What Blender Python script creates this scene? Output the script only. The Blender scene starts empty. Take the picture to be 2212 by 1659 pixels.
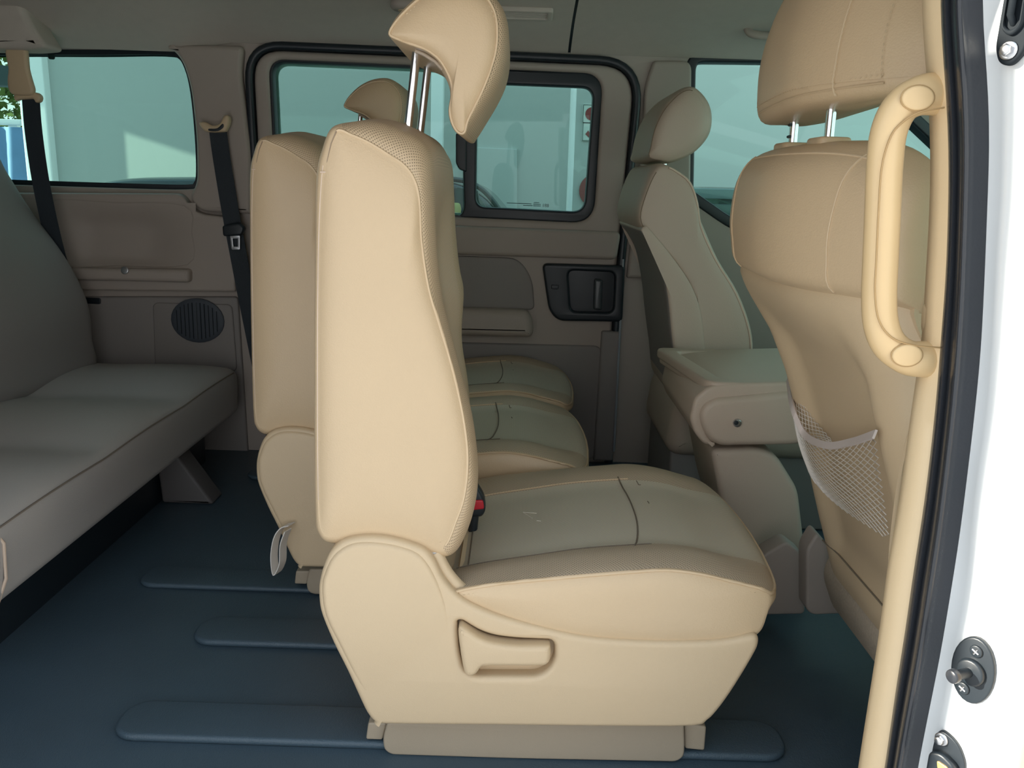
import bpy, bmesh, math, random
from mathutils import Vector, Matrix, noise
random.seed(7)
SC = bpy.context.scene
COL = SC.collection
# ------------------------------------------------------------------ camera
FPX, EYE, PITCH, ROLL = 1800.0, 0.875, math.radians(13.5), 0.033
_F = Vector((0, math.cos(PITCH), -math.sin(PITCH)))
_U0 = Vector((0, math.sin(PITCH), math.cos(PITCH)))
_R = math.cos(ROLL) * Vector((1, 0, 0)) + math.sin(ROLL) * _U0
_U = math.cos(ROLL) * _U0 - math.sin(ROLL) * Vector((1, 0, 0))
cam_d = bpy.data.cameras.new('camera')
cam_d.sensor_fit = 'HORIZONTAL'; cam_d.sensor_width = 36.0
cam_d.lens = FPX / 2212.0 * 36.0
cam_d.clip_start = 0.01
cam = bpy.data.objects.new('camera', cam_d); COL.objects.link(cam)
M = Matrix((_R, _U, -_F)).transposed().to_4x4(); M.translation = Vector((0, 0, EYE))
cam.matrix_world = M
SC.camera = cam
# ------------------------------------------------------------------ world, sun, exposure
w = bpy.data.worlds.new('sky'); SC.world = w; w.use_nodes = True
nt = w.node_tree; bg = nt.nodes['Background']
tc = nt.nodes.new('ShaderNodeTexCoord'); sep = nt.nodes.new('ShaderNodeSeparateXYZ')
rmp = nt.nodes.new('ShaderNodeValToRGB')
nt.links.new(tc.outputs['Generated'], sep.inputs[0]); nt.links.new(sep.outputs['Z'], rmp.inputs[0])
rmp.color_ramp.elements[0].position = 0.0; rmp.color_ramp.elements[0].color = (0.98, 0.97, 0.95, 1)
rmp.color_ramp.elements[1].position = 0.8; rmp.color_ramp.elements[1].color = (0.62, 0.80, 1.0, 1)
nt.links.new(rmp.outputs[0], bg.inputs[0]); bg.inputs[1].default_value = 1.75
SUN_SY = 0.15
sun_d = bpy.data.lights.new('sun', 'SUN'); sun_d.energy = 14.0; sun_d.angle = math.radians(0.6); sun_d.color = (1.0, 0.93, 0.80)
sun = bpy.data.objects.new('sun', sun_d); COL.objects.link(sun)
VS = SC.view_settings
SC.display_settings.display_device = 'sRGB'
VS.view_transform = 'Standard'; VS.look = 'None'; VS.gamma = 1.0; VS.use_curve_mapping = False
VS.exposure = 0.0

# ------------------------------------------------------------------ pixel -> place at a given depth
def ray(px, py):
    return _F + (px - 1106.0) / FPX * _R + (829.5 - py) / FPX * _U
def PY(px, py, Y):
    d = ray(px, py); t = Y / d.y
    return Vector((d.x * t, Y, EYE + d.z * t))
def PX(px, py, X):
    d = ray(px, py); t = X / d.x
    return Vector((X, d.y * t, EYE + d.z * t))
def PZ(px, py, Z):
    d = ray(px, py); t = (Z - EYE) / d.z
    return Vector((d.x * t, d.y * t, Z))
def xz(l, Y):
    return [(p.x, p.z) for p in (PY(a, b, Y) for a, b in l)]
sun_a, sun_b = PY(210, 258, 6.0), PY(430, 330, 6.0)
SUN_M = (sun_b.z - sun_a.z) / (sun_b.x - sun_a.x)
sun.rotation_euler = Vector((1, SUN_SY, SUN_M)).to_track_quat('-Z', 'Y').to_euler()
sun.location = (-8, -2, 6)

# ------------------------------------------------------------------ materials
def mat(name, col, rough=0.5, metal=0.0, grain=0.0, gscale=500.0, var=0.0, vscale=6.0, spec=0.5, dots=False, coat=0.0, weave=False):
    m = bpy.data.materials.new(name); m.use_nodes = True
    n = m.node_tree.nodes; l = m.node_tree.links; b = n['Principled BSDF']
    b.inputs['Base Color'].default_value = (*col, 1); b.inputs['Roughness'].default_value = rough
    b.inputs['Metallic'].default_value = metal; b.inputs['Specular IOR Level'].default_value = spec
    if coat: b.inputs['Coat Weight'].default_value = coat
    t = n.new('ShaderNodeTexCoord'); colout = None; h = None
    if var:
        nz = n.new('ShaderNodeTexNoise'); nz.inputs['Scale'].default_value = vscale; nz.inputs['Detail'].default_value = 4
        l.new(t.outputs['Object'], nz.inputs['Vector'])
        mx = n.new('ShaderNodeMix'); mx.data_type = 'RGBA'
        mx.inputs['A'].default_value = (*[c * (1 - var) for c in col], 1); mx.inputs['B'].default_value = (*[min(1, c * (1 + var)) for c in col], 1)
        l.new(nz.outputs['Fac'], mx.inputs['Factor']); colout = mx.outputs['Result']
    if grain:
        v = n.new('ShaderNodeTexVoronoi'); v.inputs['Scale'].default_value = gscale
        l.new(t.outputs['Object'], v.inputs['Vector'])
        v2 = n.new('ShaderNodeTexNoise'); v2.inputs['Scale'].default_value = gscale * 0.3; v2.inputs['Detail'].default_value = 3
        l.new(t.outputs['Object'], v2.inputs['Vector'])
        ad = n.new('ShaderNodeMath'); ad.operation = 'ADD'; l.new(v.outputs['Distance'], ad.inputs[0]); l.new(v2.outputs['Fac'], ad.inputs[1])
        h = ad.outputs[0]
    if dots or weave:
        uv = n.new('ShaderNodeUVMap'); mp = n.new('ShaderNodeMapping'); l.new(uv.outputs[0], mp.inputs[0])
        sp = 0.0038 if dots else 0.0030
        mp.inputs['Scale'].default_value = (1 / sp, 1 / sp, 1); mp.inputs['Rotation'].default_value = (0, 0, math.radians(45))
        fr = n.new('ShaderNodeVectorMath'); fr.operation = 'FRACTION'; l.new(mp.outputs[0], fr.inputs[0])
        sb = n.new('ShaderNodeVectorMath'); sb.operation = 'SUBTRACT'; l.new(fr.outputs[0], sb.inputs[0]); sb.inputs[1].default_value = (0.5, 0.5, 0)
        ml = n.new('ShaderNodeVectorMath'); ml.operation = 'MULTIPLY'; l.new(sb.outputs[0], ml.inputs[0]); ml.inputs[1].default_value = (1, 1, 0)
        ln = n.new('ShaderNodeVectorMath'); ln.operation = 'LENGTH'; l.new(ml.outputs[0], ln.inputs[0])
        r = n.new('ShaderNodeMapRange'); l.new(ln.outputs['Value'], r.inputs[0])
        r.inputs[1].default_value = 0.16; r.inputs[2].default_value = 0.27; r.inputs[3].default_value = 1; r.inputs[4].default_value = 0
        m2 = n.new('ShaderNodeMix'); m2.data_type = 'RGBA'; l.new(r.outputs[0], m2.inputs['Factor'])
        if colout: l.new(colout, m2.inputs['A'])
        else: m2.inputs['A'].default_value = (*col, 1)
        k = 0.30 if dots else 0.50
        m2.inputs['B'].default_value = (col[0] * k, col[1] * k * 0.95, col[2] * k * 0.9, 1); colout = m2.outputs['Result']
        iv = n.new('ShaderNodeMath'); iv.operation = 'SUBTRACT'; iv.inputs[0].default_value = 1; l.new(r.outputs[0], iv.inputs[1])
        h = iv.outputs[0]; grain = grain or 0.3
    if colout: l.new(colout, b.inputs['Base Color'])
    if h is not None:
        bp = n.new('ShaderNodeBump'); bp.inputs['Strength'].default_value = grain; bp.inputs['Distance'].default_value = 0.0006
        l.new(h, bp.inputs['Height']); l.new(bp.outputs[0], b.inputs['Normal'])
    return m
BEIGE = (0.60, 0.445, 0.278)
LEA = mat('beige_leather', BEIGE, 0.42, grain=0.28, gscale=420, var=0.04)
LEP = mat('perforated_leather', (0.56, 0.42, 0.27), 0.5, dots=True, grain=0.4)
LEW = mat('seat_centre_leather', (0.58, 0.52, 0.405), 0.5, weave=True, grain=0.35)
LEB = mat('back_centre_leather', (0.56, 0.425, 0.29), 0.5, weave=True, grain=0.3)
LEC = mat('shaded_bolster_leather', (0.52, 0.41, 0.29), 0.5, dots=True, grain=0.4)  # perforated leather darkened in colour for the shade on the cushion top
PED = mat('shaded_pedestal_plastic', (0.40, 0.325, 0.235), 0.5, grain=0.2, gscale=700)  # beige plastic painted darker, the shade low on the seat
LEI = mat('shaded_leather', (0.49, 0.395, 0.31), 0.5, grain=0.25, gscale=420)  # beige leather with the cabin's shade and haze mixed into its colour
PIP = mat('piping', (0.62, 0.48, 0.37), 0.5)
STI = mat('stitch_thread', (0.64, 0.49, 0.32), 0.7)
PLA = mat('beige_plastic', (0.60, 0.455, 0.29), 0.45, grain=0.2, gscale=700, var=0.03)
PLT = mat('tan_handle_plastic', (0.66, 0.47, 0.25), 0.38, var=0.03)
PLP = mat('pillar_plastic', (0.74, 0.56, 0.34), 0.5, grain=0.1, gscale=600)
TRM = mat('hazed_trim_plastic', (0.38, 0.325, 0.28), 0.55, grain=0.15, gscale=500, var=0.03)  # toned down and greyed, light falloff and haze painted in
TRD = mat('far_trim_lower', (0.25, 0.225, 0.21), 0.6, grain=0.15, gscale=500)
HEA = mat('headliner_fabric', (0.52, 0.465, 0.405), 0.95, grain=0.5, gscale=900, var=0.05, vscale=30)
BEN = mat('hazed_bench_leather', (0.42, 0.395, 0.37), 0.5, grain=0.25, gscale=420)  # beige leather greyed so its colour carries the haze
FLO = mat('floor_vinyl', (0.055, 0.086, 0.110), 0.45, grain=0.5, gscale=500, var=0.15, vscale=5)
BLK = mat('black_plastic', (0.012, 0.018, 0.024), 0.4)
RUB = mat('black_rubber', (0.025, 0.028, 0.034), 0.27, grain=0.15, gscale=300)
BLT = mat('belt_webbing', (0.014, 0.022, 0.030), 0.6, grain=0.6, gscale=900)
CHR = mat('chrome', (0.82, 0.82, 0.84), 0.08, metal=1.0)
STL = mat('steel', (0.55, 0.56, 0.58), 0.3, metal=1.0)
WHP = mat('white_car_paint', (0.84, 0.86, 0.86), 0.25, coat=0.6)
DKM = mat('dull_black_metal', (0.012, 0.016, 0.02), 0.7, spec=0.15)
RED = mat('red_button', (0.55, 0.015, 0.03), 0.35)
GLD = mat('brass_contact', (0.85, 0.56, 0.20), 0.35, metal=0.6)
CPT = mat('beige_carpet', (0.46, 0.375, 0.28), 1.0, grain=1.0, gscale=900, var=0.2, vscale=200)
NET = mat('net_cord', (0.74, 0.69, 0.63), 0.8)
WAL = mat('rendered_wall', (0.47, 0.49, 0.475), 0.9, grain=0.2, gscale=40, var=0.03, vscale=1.5)
WHT = mat('white_paint', (0.93, 0.93, 0.93), 0.6)
GRD = mat('concrete_ground', (0.58, 0.57, 0.56), 0.9, var=0.1, vscale=2)
CAR = mat('dark_car_paint', (0.015, 0.022, 0.026), 0.25, coat=0.5)
CGL = mat('dark_car_glass', (0.05, 0.07, 0.07), 0.1)
LEF = mat('foliage', (0.10, 0.14, 0.025), 0.8, var=0.5, vscale=8)
TRP = mat('blue_tarpaulin', (0.16, 0.30, 0.55), 0.5, var=0.2)
SIG = mat('sign_red', (0.25, 0.03, 0.03), 0.6)
SGP = mat('sign_plate', (0.62, 0.66, 0.62), 0.6)
YEL = mat('yellow_paint', (0.36, 0.33, 0.10), 0.5)
DRK = mat('dark_beam', (0.03, 0.05, 0.055), 0.7)
def glass(name, tint, refl=0.06):
    m = bpy.data.materials.new(name); m.use_nodes = True
    n = m.node_tree.nodes; l = m.node_tree.links; n.remove(n['Principled BSDF'])
    t = n.new('ShaderNodeBsdfTransparent'); t.inputs[0].default_value = (*tint, 1)
    g = n.new('ShaderNodeBsdfGlossy'); g.inputs['Roughness'].default_value = 0.02; g.inputs[0].default_value = (0.8, 1, 0.95, 1)
    f = n.new('ShaderNodeMixShader'); f.inputs[0].default_value = refl
    l.new(t.outputs[0], f.inputs[1]); l.new(g.outputs[0], f.inputs[2]); l.new(f.outputs[0], n['Material Output'].inputs[0])
    return m
GLS = glass('tinted_window_glass', (0.60, 0.78, 0.73), .022)
GLF = glass('front_window_glass', (0.78, 0.97, 0.91), .022)

# ------------------------------------------------------------------ object helpers
def off(o):
    v = Vector((0, 0, 0))
    while o is not None:
        v += o.location; o = o.parent
    return v
def tag(o, label=None, cat=None, group=None, kind=None):
    if label: o['label'] = label
    if cat: o['category'] = cat
    if group: o['group'] = group
    if kind: o['kind'] = kind
    return o
def empty(name, loc, label=None, cat=None, group=None, kind=None):
    o = bpy.data.objects.new(name, None); COL.objects.link(o); o.location = loc; o.empty_display_size = 0.1
    return tag(o, label, cat, group, kind)
def link(name, me, mats, parent=None, angle=40):
    o = bpy.data.objects.new(name, me); COL.objects.link(o)
    for m in (mats if isinstance(mats, (list, tuple)) else [mats]): me.materials.append(m)
    me.polygons.foreach_set('use_smooth', [True] * len(me.polygons))
    me.set_sharp_from_angle(angle=math.radians(angle))
    if parent is not None:
        me.transform(Matrix.Translation(-off(parent))); o.parent = parent
    return o
def mesh(name, V, F, mats, parent=None, uv=None, midx=None, angle=40):
    me = bpy.data.meshes.new(name); me.from_pydata([tuple(v) for v in V], [], F)
    if midx: me.polygons.foreach_set('material_index', midx)
    if uv:
        L = me.uv_layers.new(name='UVMap')
        for lp in me.loops: L.data[lp.index].uv = uv[lp.vertex_index]
    bm = bmesh.new(); bm.from_mesh(me); bmesh.ops.recalc_face_normals(bm, faces=bm.faces); bm.to_mesh(me); bm.free()
    me.update()
    return link(name, me, mats, parent, angle)
def spl(pts, k=5, closed=True):
    """Catmull-Rom through pts (any dimension), k steps per span"""
    n = len(pts); out = []
    P = [Vector(p) for p in pts]
    for i in range(n if closed else n - 1):
        a = P[(i - 1) % n] if closed or i > 0 else P[0] * 2 - P[1]
        b = P[i]; c = P[(i + 1) % n]
        d = P[(i + 2) % n] if closed or i + 2 < n else c * 2 - b
        for j in range(k):
            t = j / k; t2 = t * t; t3 = t2 * t
            out.append(0.5 * (2 * b + (c - a) * t + (2 * a - 5 * b + 4 * c - d) * t2 + (3 * b - a - 3 * c + d) * t3))
    if not closed: out.append(P[-1].copy())
    return out
def rrect(x0, z0, x1, z1, r, k=5):
    out = []
    for cx, cz, a0 in ((x1 - r, z1 - r, 0), (x0 + r, z1 - r, 90), (x0 + r, z0 + r, 180), (x1 - r, z0 + r, 270)):
        for j in range(k + 1):
            a = math.radians(a0 + 90 * j / k); out.append((cx + r * math.cos(a), cz + r * math.sin(a)))
    return out
def roundpoly(pts, r, k=5):
    """polygon with rounded corners; r number or list"""
    n = len(pts); out = []
    for i in range(n):
        p = Vector(pts[i]); a = Vector(pts[i - 1]); b = Vector(pts[(i + 1) % n])
        rr = r[i] if isinstance(r, (list, tuple)) else r
        u = (a - p); v = (b - p)
        ra = min(rr, u.length * .49, v.length * .49)
        s = p + u.normalized() * ra; e = p + v.normalized() * ra
        for j in range(k + 1):
            t = j / k; out.append(tuple((1 - t) ** 2 * s + 2 * t * (1 - t) * p + t * t * e))
    return out
def plate(name, loops, d0, d1, bev, m, parent=None, axis='y', res=3, angle=40):
    """flat board cut from outlines (first outer, others holes), from depth d0 to d1, rounded edges.
       axis y: outline in x,z; axis x: outline in y,z; axis z: outline in x,y"""
    cu = bpy.data.curves.new(name, 'CURVE'); cu.dimensions = '2D'; cu.fill_mode = 'BOTH'
    th = abs(d1 - d0); bev = min(bev, th * .49)
    cu.extrude = th / 2 - bev; cu.bevel_depth = bev; cu.bevel_resolution = res; cu.offset = -bev
    for L in loops:
        s = cu.splines.new('POLY'); s.points.add(len(L) - 1); s.use_cyclic_u = True
        for p, q in zip(s.points, L): p.co = ((q[0] if axis != 'x' else -q[0]), q[1], 0, 1)
    o = bpy.data.objects.new(name, cu); COL.objects.link(o)
    dg = bpy.context.evaluated_depsgraph_get(); me = bpy.data.meshes.new_from_object(o.evaluated_get(dg))
    bpy.data.objects.remove(o); bpy.data.curves.remove(cu)
    c = (d0 + d1) / 2
    for v in me.vertices:
        a, b, z = v.co
        v.co = (a, c - z, b) if axis == 'y' else ((c - z, -a, b) if axis == 'x' else (a, b, c + z))
    bm = bmesh.new(); bm.from_mesh(me); bmesh.ops.remove_doubles(bm, verts=bm.verts, dist=1e-6)
    bmesh.ops.recalc_face_normals(bm, faces=bm.faces); bm.to_mesh(me); bm.free()
    me.materials.clear(); me.name = name
    return link(name, me, m, parent, angle)
def tube(name, path, r, m, parent=None, closed=False, seg=8, flat=1.0, cap=True):
    """tube along a path; r number or list; flat squeezes the section along its second axis"""
    P = [Vector(p) for p in path]; n = len(P); V = []; F = []
    up = None
    for i in range(n):
        if closed: t = P[(i + 1) % n] - P[i - 1]
        else: t = P[min(i + 1, n - 1)] - P[max(i - 1, 0)]
        t.normalize()
        if up is None:
            up = Vector((0, 1, 0)) if abs(t.y) < .9 else Vector((1, 0, 0))
        up = (up - t * up.dot(t)).normalized(); sd = t.cross(up)
        rr = r[i] if isinstance(r, (list, tuple)) else r
        for j in range(seg):
            a = 2 * math.pi * j / seg
            V.append(P[i] + sd * (math.cos(a) * rr) + up * (math.sin(a) * rr * flat))
    for i in range(n if closed else n - 1):
        for j in range(seg):
            a = i * seg + j; b = i * seg + (j + 1) % seg; i2 = (i + 1) % n
            F.append((a, b, i2 * seg + (j + 1) % seg, i2 * seg + j))
    if cap and not closed:
        F.append(tuple(range(seg))); F.append(tuple(range((n - 1) * seg, n * seg)))
    return mesh(name, V, F, m, parent, angle=60)
def pillow(name, S0, S1, y0, y1, d, mats, parent=None, nd=6, nm=12, k=4, bulge=0.008, mod=None, front=None, nc=4, S0b=None, cen=None):
    """padded body: side outline S0 at both sides swelling to S1 within d, crowned side caps.
       mats = [side, rim, centre]; front=(i0,i1) control range that takes the rim material; centre where 0.2<t<0.8"""
    A = spl(S0, k); B = spl(S1, k); C = spl(S0b, k) if S0b else A; n = len(A)
    rows = []
    for j in range(nd + 1):
        u = j / nd; s = math.sin(u * math.pi / 2)
        rows.append(([A[i].lerp(B[i], s) for i in range(n)], y0 + d * (1 - math.cos(u * math.pi / 2))))
    for j in range(1, nm):
        rows.append((B, y0 + d + (y1 - y0 - 2 * d) * j / nm))
    for j in range(nd, -1, -1):
        u = j / nd; s = math.sin(u * math.pi / 2)
        rows.append(([C[i].lerp(B[i], s) for i in range(n)], y1 - d * (1 - math.cos(u * math.pi / 2))))
    V = []; F = []; UV = []; MI = []
    R = len(rows)
    acc = [0.0]
    for i in range(1, n): acc.append(acc[-1] + (B[i] - B[i - 1]).length)
    vac = [0.0] * n; last = None
    for pts, y in rows:
        t = (y - y0) / (y1 - y0); cur = []
        for i, p in enumerate(pts):
            a, b = p.x, p.y
            if mod:
                q = mod(i / k, t, a, b)
                a, b = q
            q = Vector((a, y, b)); cur.append(q)
            if last: vac[i] += (q - last[i]).length
            V.append((a, y, b)); UV.append((acc[i], vac[i]))
        last = cur
    for rI in range(R - 1):
        t = (rows[rI][1] + rows[rI + 1][1]) / 2; t = (t - y0) / (y1 - y0)
        for i in range(n):
            F.append((rI * n + i, rI * n + (i + 1) % n, (rI + 1) * n + (i + 1) % n, (rI + 1) * n + i))
            mi = 0
            if front and front[0] <= i / k < front[1]: mi = 2 if (.19 < t < .81 and len(mats) > 2) else 1
            MI.append(mi)
    for side, base in ((0, 0), (1, (R - 1) * n)):
        pr = [Vector(V[base + i]) for i in range(n)]
        c = sum(pr, Vector()) / n
        if cen: c.x, c.z = cen
        prev = list(range(base, base + n))
        sg = -1 if side == 0 else 1
        for s in (.975, .93, .86, .74, .55, .3):
            cur = []
            for i in range(n):
                p = c.lerp(pr[i], s); p.y += sg * bulge * (1 - s ** 5)
                cur.append(len(V)); V.append(p); UV.append((p.x, p.z))
            for i in range(n):
                F.append((prev[i], prev[(i + 1) % n], cur[(i + 1) % n], cur[i])); MI.append(0)
            prev = cur
        V.append(c + Vector((0, sg * bulge, 0))); UV.append((c.x, c.z)); ci = len(V) - 1
        for i in range(n):
            F.append((prev[i], prev[(i + 1) % n], ci)); MI.append(0)
    o = mesh(name, V, F, mats, parent, uv=UV, midx=MI, angle=75)
    return o
def stitches(name, path, m, parent, step=0.006, ln=0.004, r=0.0007):
    P = [Vector(p) for p in path]; V = []; F = []; carry = 0.0
    for a, b in zip(P, P[1:]):
        d = (b - a).length; t = carry
        if d < 1e-6: continue
        u = (b - a) / d; s1 = u.orthogonal().normalized() * r; s2 = u.cross(s1).normalized() * r
        while t < d:
            c = a + u * t; i = len(V)
            V += [c - u * ln / 2, c + s1, c + s2, c - s1, c - s2, c + u * ln / 2]
            for j in range(4):
                F += [(i, i + 1 + j, i + 1 + (j + 1) % 4), (i + 5, i + 1 + (j + 1) % 4, i + 1 + j)]
            t += step
        carry = t - d
    o = mesh(name, V, F, m, parent); o['kind'] = 'stuff'
    return o
def sm(a, b, x):
    t = max(0.0, min(1.0, (x - a) / (b - a))); return t * t * (3 - 2 * t)
def at_y(pts, y): return [Vector((p[0], y, p[1])) for p in pts]
def disc(name, c, axis, r, th, m, parent, seg=20, ry=None):
    """short cylinder with a domed rim; c is the middle of the back face, axis the outward direction"""
    a = Vector(axis).normalized(); u = a.orthogonal().normalized() if abs(a.z) > .9 else Vector((0, 0, 1)); u = (u - a * u.dot(a)).normalized(); v = a.cross(u)
    c = Vector(c); V = []; F = []; ry = ry or r
    for rr, h in ((1, 0), (1, th * .6), (.93, th * .9), (.82, th)):
        for j in range(seg):
            t = 2 * math.pi * j / seg; V.append(c + u * (ry * rr * math.cos(t)) + v * (r * rr * math.sin(t)) + a * h)
    for i in range(3):
        for j in range(seg): F.append((i * seg + j, i * seg + (j + 1) % seg, (i + 1) * seg + (j + 1) % seg, (i + 1) * seg + j))
    F.append(tuple(range(seg))); F.append(tuple(range(3 * seg, 4 * seg)))
    return mesh(name, V, F, m, parent, angle=50)
def box(name, x0, x1, y0, y1, z0, z1, m, parent=None, bev=0.0):
    return plate(name, [[(x0, z0), (x1, z0), (x1, z1), (x0, z1)]], y0, y1, max(bev, 1e-5), m, parent)
def copy_tree(o, parent=None, skip=()):
    c = o.copy(); COL.objects.link(c); c.parent = parent
    for ch in list(o.children):
        if ch.name.split('.')[0] not in skip: copy_tree(ch, c, skip)
    return c

# ================================================================== THE SETTING
# ---- van floor with raised rail covers
fl = box('floor', -2.4, 1.6, 0.76, 2.64, -0.06, 0.0, FLO); tag(fl, kind='structure')
def rail_cover(x0, x1, y0, y1, h):
    o = plate('rail_cover', [rrect(x0, y0, x1, y1, (y1 - y0) * .42, 6)], 0.0, h, h * .8, FLO, fl, axis='z', res=4, angle=70)
    return o
rail_cover(-0.62, 0.46, 1.14, 1.235, 0.014); rail_cover(-0.60, 0.44, 1.42, 1.515, 0.014)
rail_cover(-0.80, 0.20, 1.64, 1.73, 0.012); rail_cover(-0.78, 0.2, 2.32, 2.41, 0.012)

# ---- ceiling: curved headlining in two panels with a dark joint between them
CEIL = [(0.70, 1.24), (0.80, 1.29), (1.0, 1.34), (1.4, 1.385), (1.8, 1.39), (2.1, 1.37), (2.3, 1.34), (2.44, 1.312), (2.54, 1.278), (2.597, 1.25)]
def ceil_panel(name, x0, x1, parent=None, dz=0.0, m=HEA):
    C = spl(CEIL, 4, closed=False); V = []; F = []
    NX = 36; xs = [x0 + (x1 - x0) * i / NX for i in range(NX + 1)]
    for h in (0, 0.03):
        for x in xs:
            for p in C: V.append((x, p[0], p[1] + dz + h - .030 * sm(-.86, -1.0, x) * sm(2.25, 2.56, p[0])))
    n = len(C); N = (NX + 1) * n
    for i in range(NX):
        for j in range(n - 1):
            a = i * n + j; F.append((a, a + 1, a + n + 1, a + n)); F.append((N + a, N + a + n, N + a + n + 1, N + a + 1))
    for i in range(NX):
        for j in (0, n - 1):
            a = i * n + j; F.append((a, a + n, N + a + n, N + a))
    for i in (0, NX):
        for j in range(n - 1):
            a = i * n + j; F.append((a, a + 1, N + a + 1, N + a))
    return mesh(name, V, F, m, parent)
cl = ceil_panel('ceiling', -2.4, 0.131); tag(cl, kind='structure')
ceil_panel('headliner_panel', 0.139, 1.35, cl)
ceil_panel('joint_strip', 0.128, 0.142, cl, 0.004, BLK)
def ceil_z(y):
    for a, b in zip(CEIL, CEIL[1:]):
        if a[0] <= y <= b[0]: return a[1] + (b[1] - a[1]) * (y - a[0]) / (b[0] - a[0])
# ---- outer roof and body sides that keep the daylight out
ro = box('wall_roof', -2.45, 1.75, 0.66, 2.68, 1.42, 1.46, WHP); tag(ro, kind='structure')
wr = box('wall_rear', -2.45, -2.40, 0.66, 2.68, -0.3, 1.42, WHP); tag(wr, kind='structure')
nw = plate('wall_near', [[(-2.4, -0.3), (-1.02, -0.3), (-1.02, 1.18), (0.40, 1.20), (0.40, 1.42), (-2.4, 1.42)]], 0.66, 0.72, 0.004, WHP); tag(nw, kind='structure')
YF = 2.60
# ---- far side wall: one board with holes for rear window, sliding door and front window
W_REAR = spl(xz([(-170, 112), (0, 106), (200, 106), (340, 105), (385, 115), (405, 145), (418, 200), (427, 290), (430, 370), (424, 400), (400, 409), (250, 406), (0, 398), (-170, 392), (-210, 370), (-205, 140)], YF), 4)
D_OUT = roundpoly(xz([(532, 92), (1388, 130), (1338, 640), (1318, 1010), (585, 1010)], YF), [.11, .13, .01, .03, .03], 8)
W_FRONT = roundpoly(xz([(1489, 118), (1840, 122), (2060, 330), (2200, 520), (1620, 515), (1484, 420)], YF), [.05, .05, .02, .03, .14, .02], 8)
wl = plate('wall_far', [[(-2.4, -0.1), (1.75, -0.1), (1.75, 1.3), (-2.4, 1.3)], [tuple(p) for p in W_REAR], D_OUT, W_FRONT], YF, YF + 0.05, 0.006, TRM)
tag(wl, kind='structure')
# rear quarter lower trim, with the bowl of the side arm rest
q_out = xz([(-560, 640), (516, 640), (540, 1010), (-560, 1010)], YF)
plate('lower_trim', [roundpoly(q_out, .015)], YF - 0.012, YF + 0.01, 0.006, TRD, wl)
up = roundpoly(xz([(-560, 413), (400, 418), (430, 460), (516, 470), (516, 628), (-560, 615)], YF), [.01, .02, .04, .02, .01, .01], 5)
bowl = roundpoly(xz([(125, 440), (395, 440), (418, 470), (400, 560), (370, 578), (140, 572)], YF), [.07, .05, .04, .05, .05, .05], 6)
plate('upper_trim', [up, [tuple(p) for p in spl(xz([(114, 438), (260, 440), (406, 447), (420, 500), (412, 568), (260, 572), (116, 568), (108, 500)], YF), 4)]], YF - 0.035, YF + 0.01, 0.008, TRM, wl, res=4)
V = []; F = []
_c = [PY(a, b, YF) for a, b in ((98, 428), (432, 438), (98, 580), (432, 586))]
for i in range(33):
    for j in range(21):
        u, v = i / 32, j / 20
        f = sm(0, .30, u) * sm(0, .34, 1 - u) * sm(0, .42, v) * sm(0, .22, 1 - v) * (1 - .25 * math.exp(-((u - .22) / .07) ** 2))
        q = _c[0].lerp(_c[1], u).lerp(_c[2].lerp(_c[3], u), v); V.append((q.x, YF - .0335 + .032 * f, q.z))
for i in range(32):
    for j in range(20):
        a = i * 21 + j; F.append((a, a + 1, a + 22, a + 21))
mesh('arm_bowl', V, F, TRM, wl)
plate('arm_ledge', [roundpoly(xz([(150, 574), (425, 578), (425, 606), (160, 600)], YF), .012)], YF - 0.065, YF, 0.012, TRM, wl)
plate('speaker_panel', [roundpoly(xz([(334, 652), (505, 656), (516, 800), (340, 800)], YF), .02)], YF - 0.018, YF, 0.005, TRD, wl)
cs = PY(428, 692, YF - 0.018)
sg_ = empty('speaker_grille', cs, 'round dark grey speaker grille low on the side trim beyond the rear bench', 'speaker')
disc('grille', cs, (0, -1, 0), 0.083, 0.010, mat('grille_grey', (0.05, 0.06, 0.075), 0.6), sg_, 28, ry=0.07)
for q in range(-5, 6):
    hh = .058 * math.sqrt(max(.05, 1 - (q / 6) ** 2))
    tube('grille_rib', [cs + Vector((q * .0125, -.011, -hh)), cs + Vector((q * .0125, -.011, hh))], 0.0016, BLK, sg_, seg=6)
plate('slot', [roundpoly(xz([(180, 641), (222, 643), (222, 656), (180, 654)], YF), .006)], YF - 0.016, YF, 0.003, BLK, wl)
disc('trim_clip', PY(270, 584, YF - .064), (0, -1, .2), .012, .004, STL, wl, 12)
# pillar cover between rear window and sliding door
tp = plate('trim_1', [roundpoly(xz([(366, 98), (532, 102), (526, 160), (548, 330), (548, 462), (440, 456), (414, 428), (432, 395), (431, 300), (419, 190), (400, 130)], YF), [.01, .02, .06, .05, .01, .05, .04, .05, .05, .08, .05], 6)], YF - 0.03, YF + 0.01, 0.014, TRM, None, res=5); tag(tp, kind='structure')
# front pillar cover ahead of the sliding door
tf = plate('trim_2', [roundpoly(xz([(1410, 133), (1492, 132), (1489, 430), (1500, 600), (1352, 600), (1386, 300), (1390, 190)], YF), [.01, .03, .05, .02, .01, .05, .06], 6)], YF - 0.02, YF + 0.01, 0.010, TRM, None); tag(tf, kind='structure')
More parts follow.
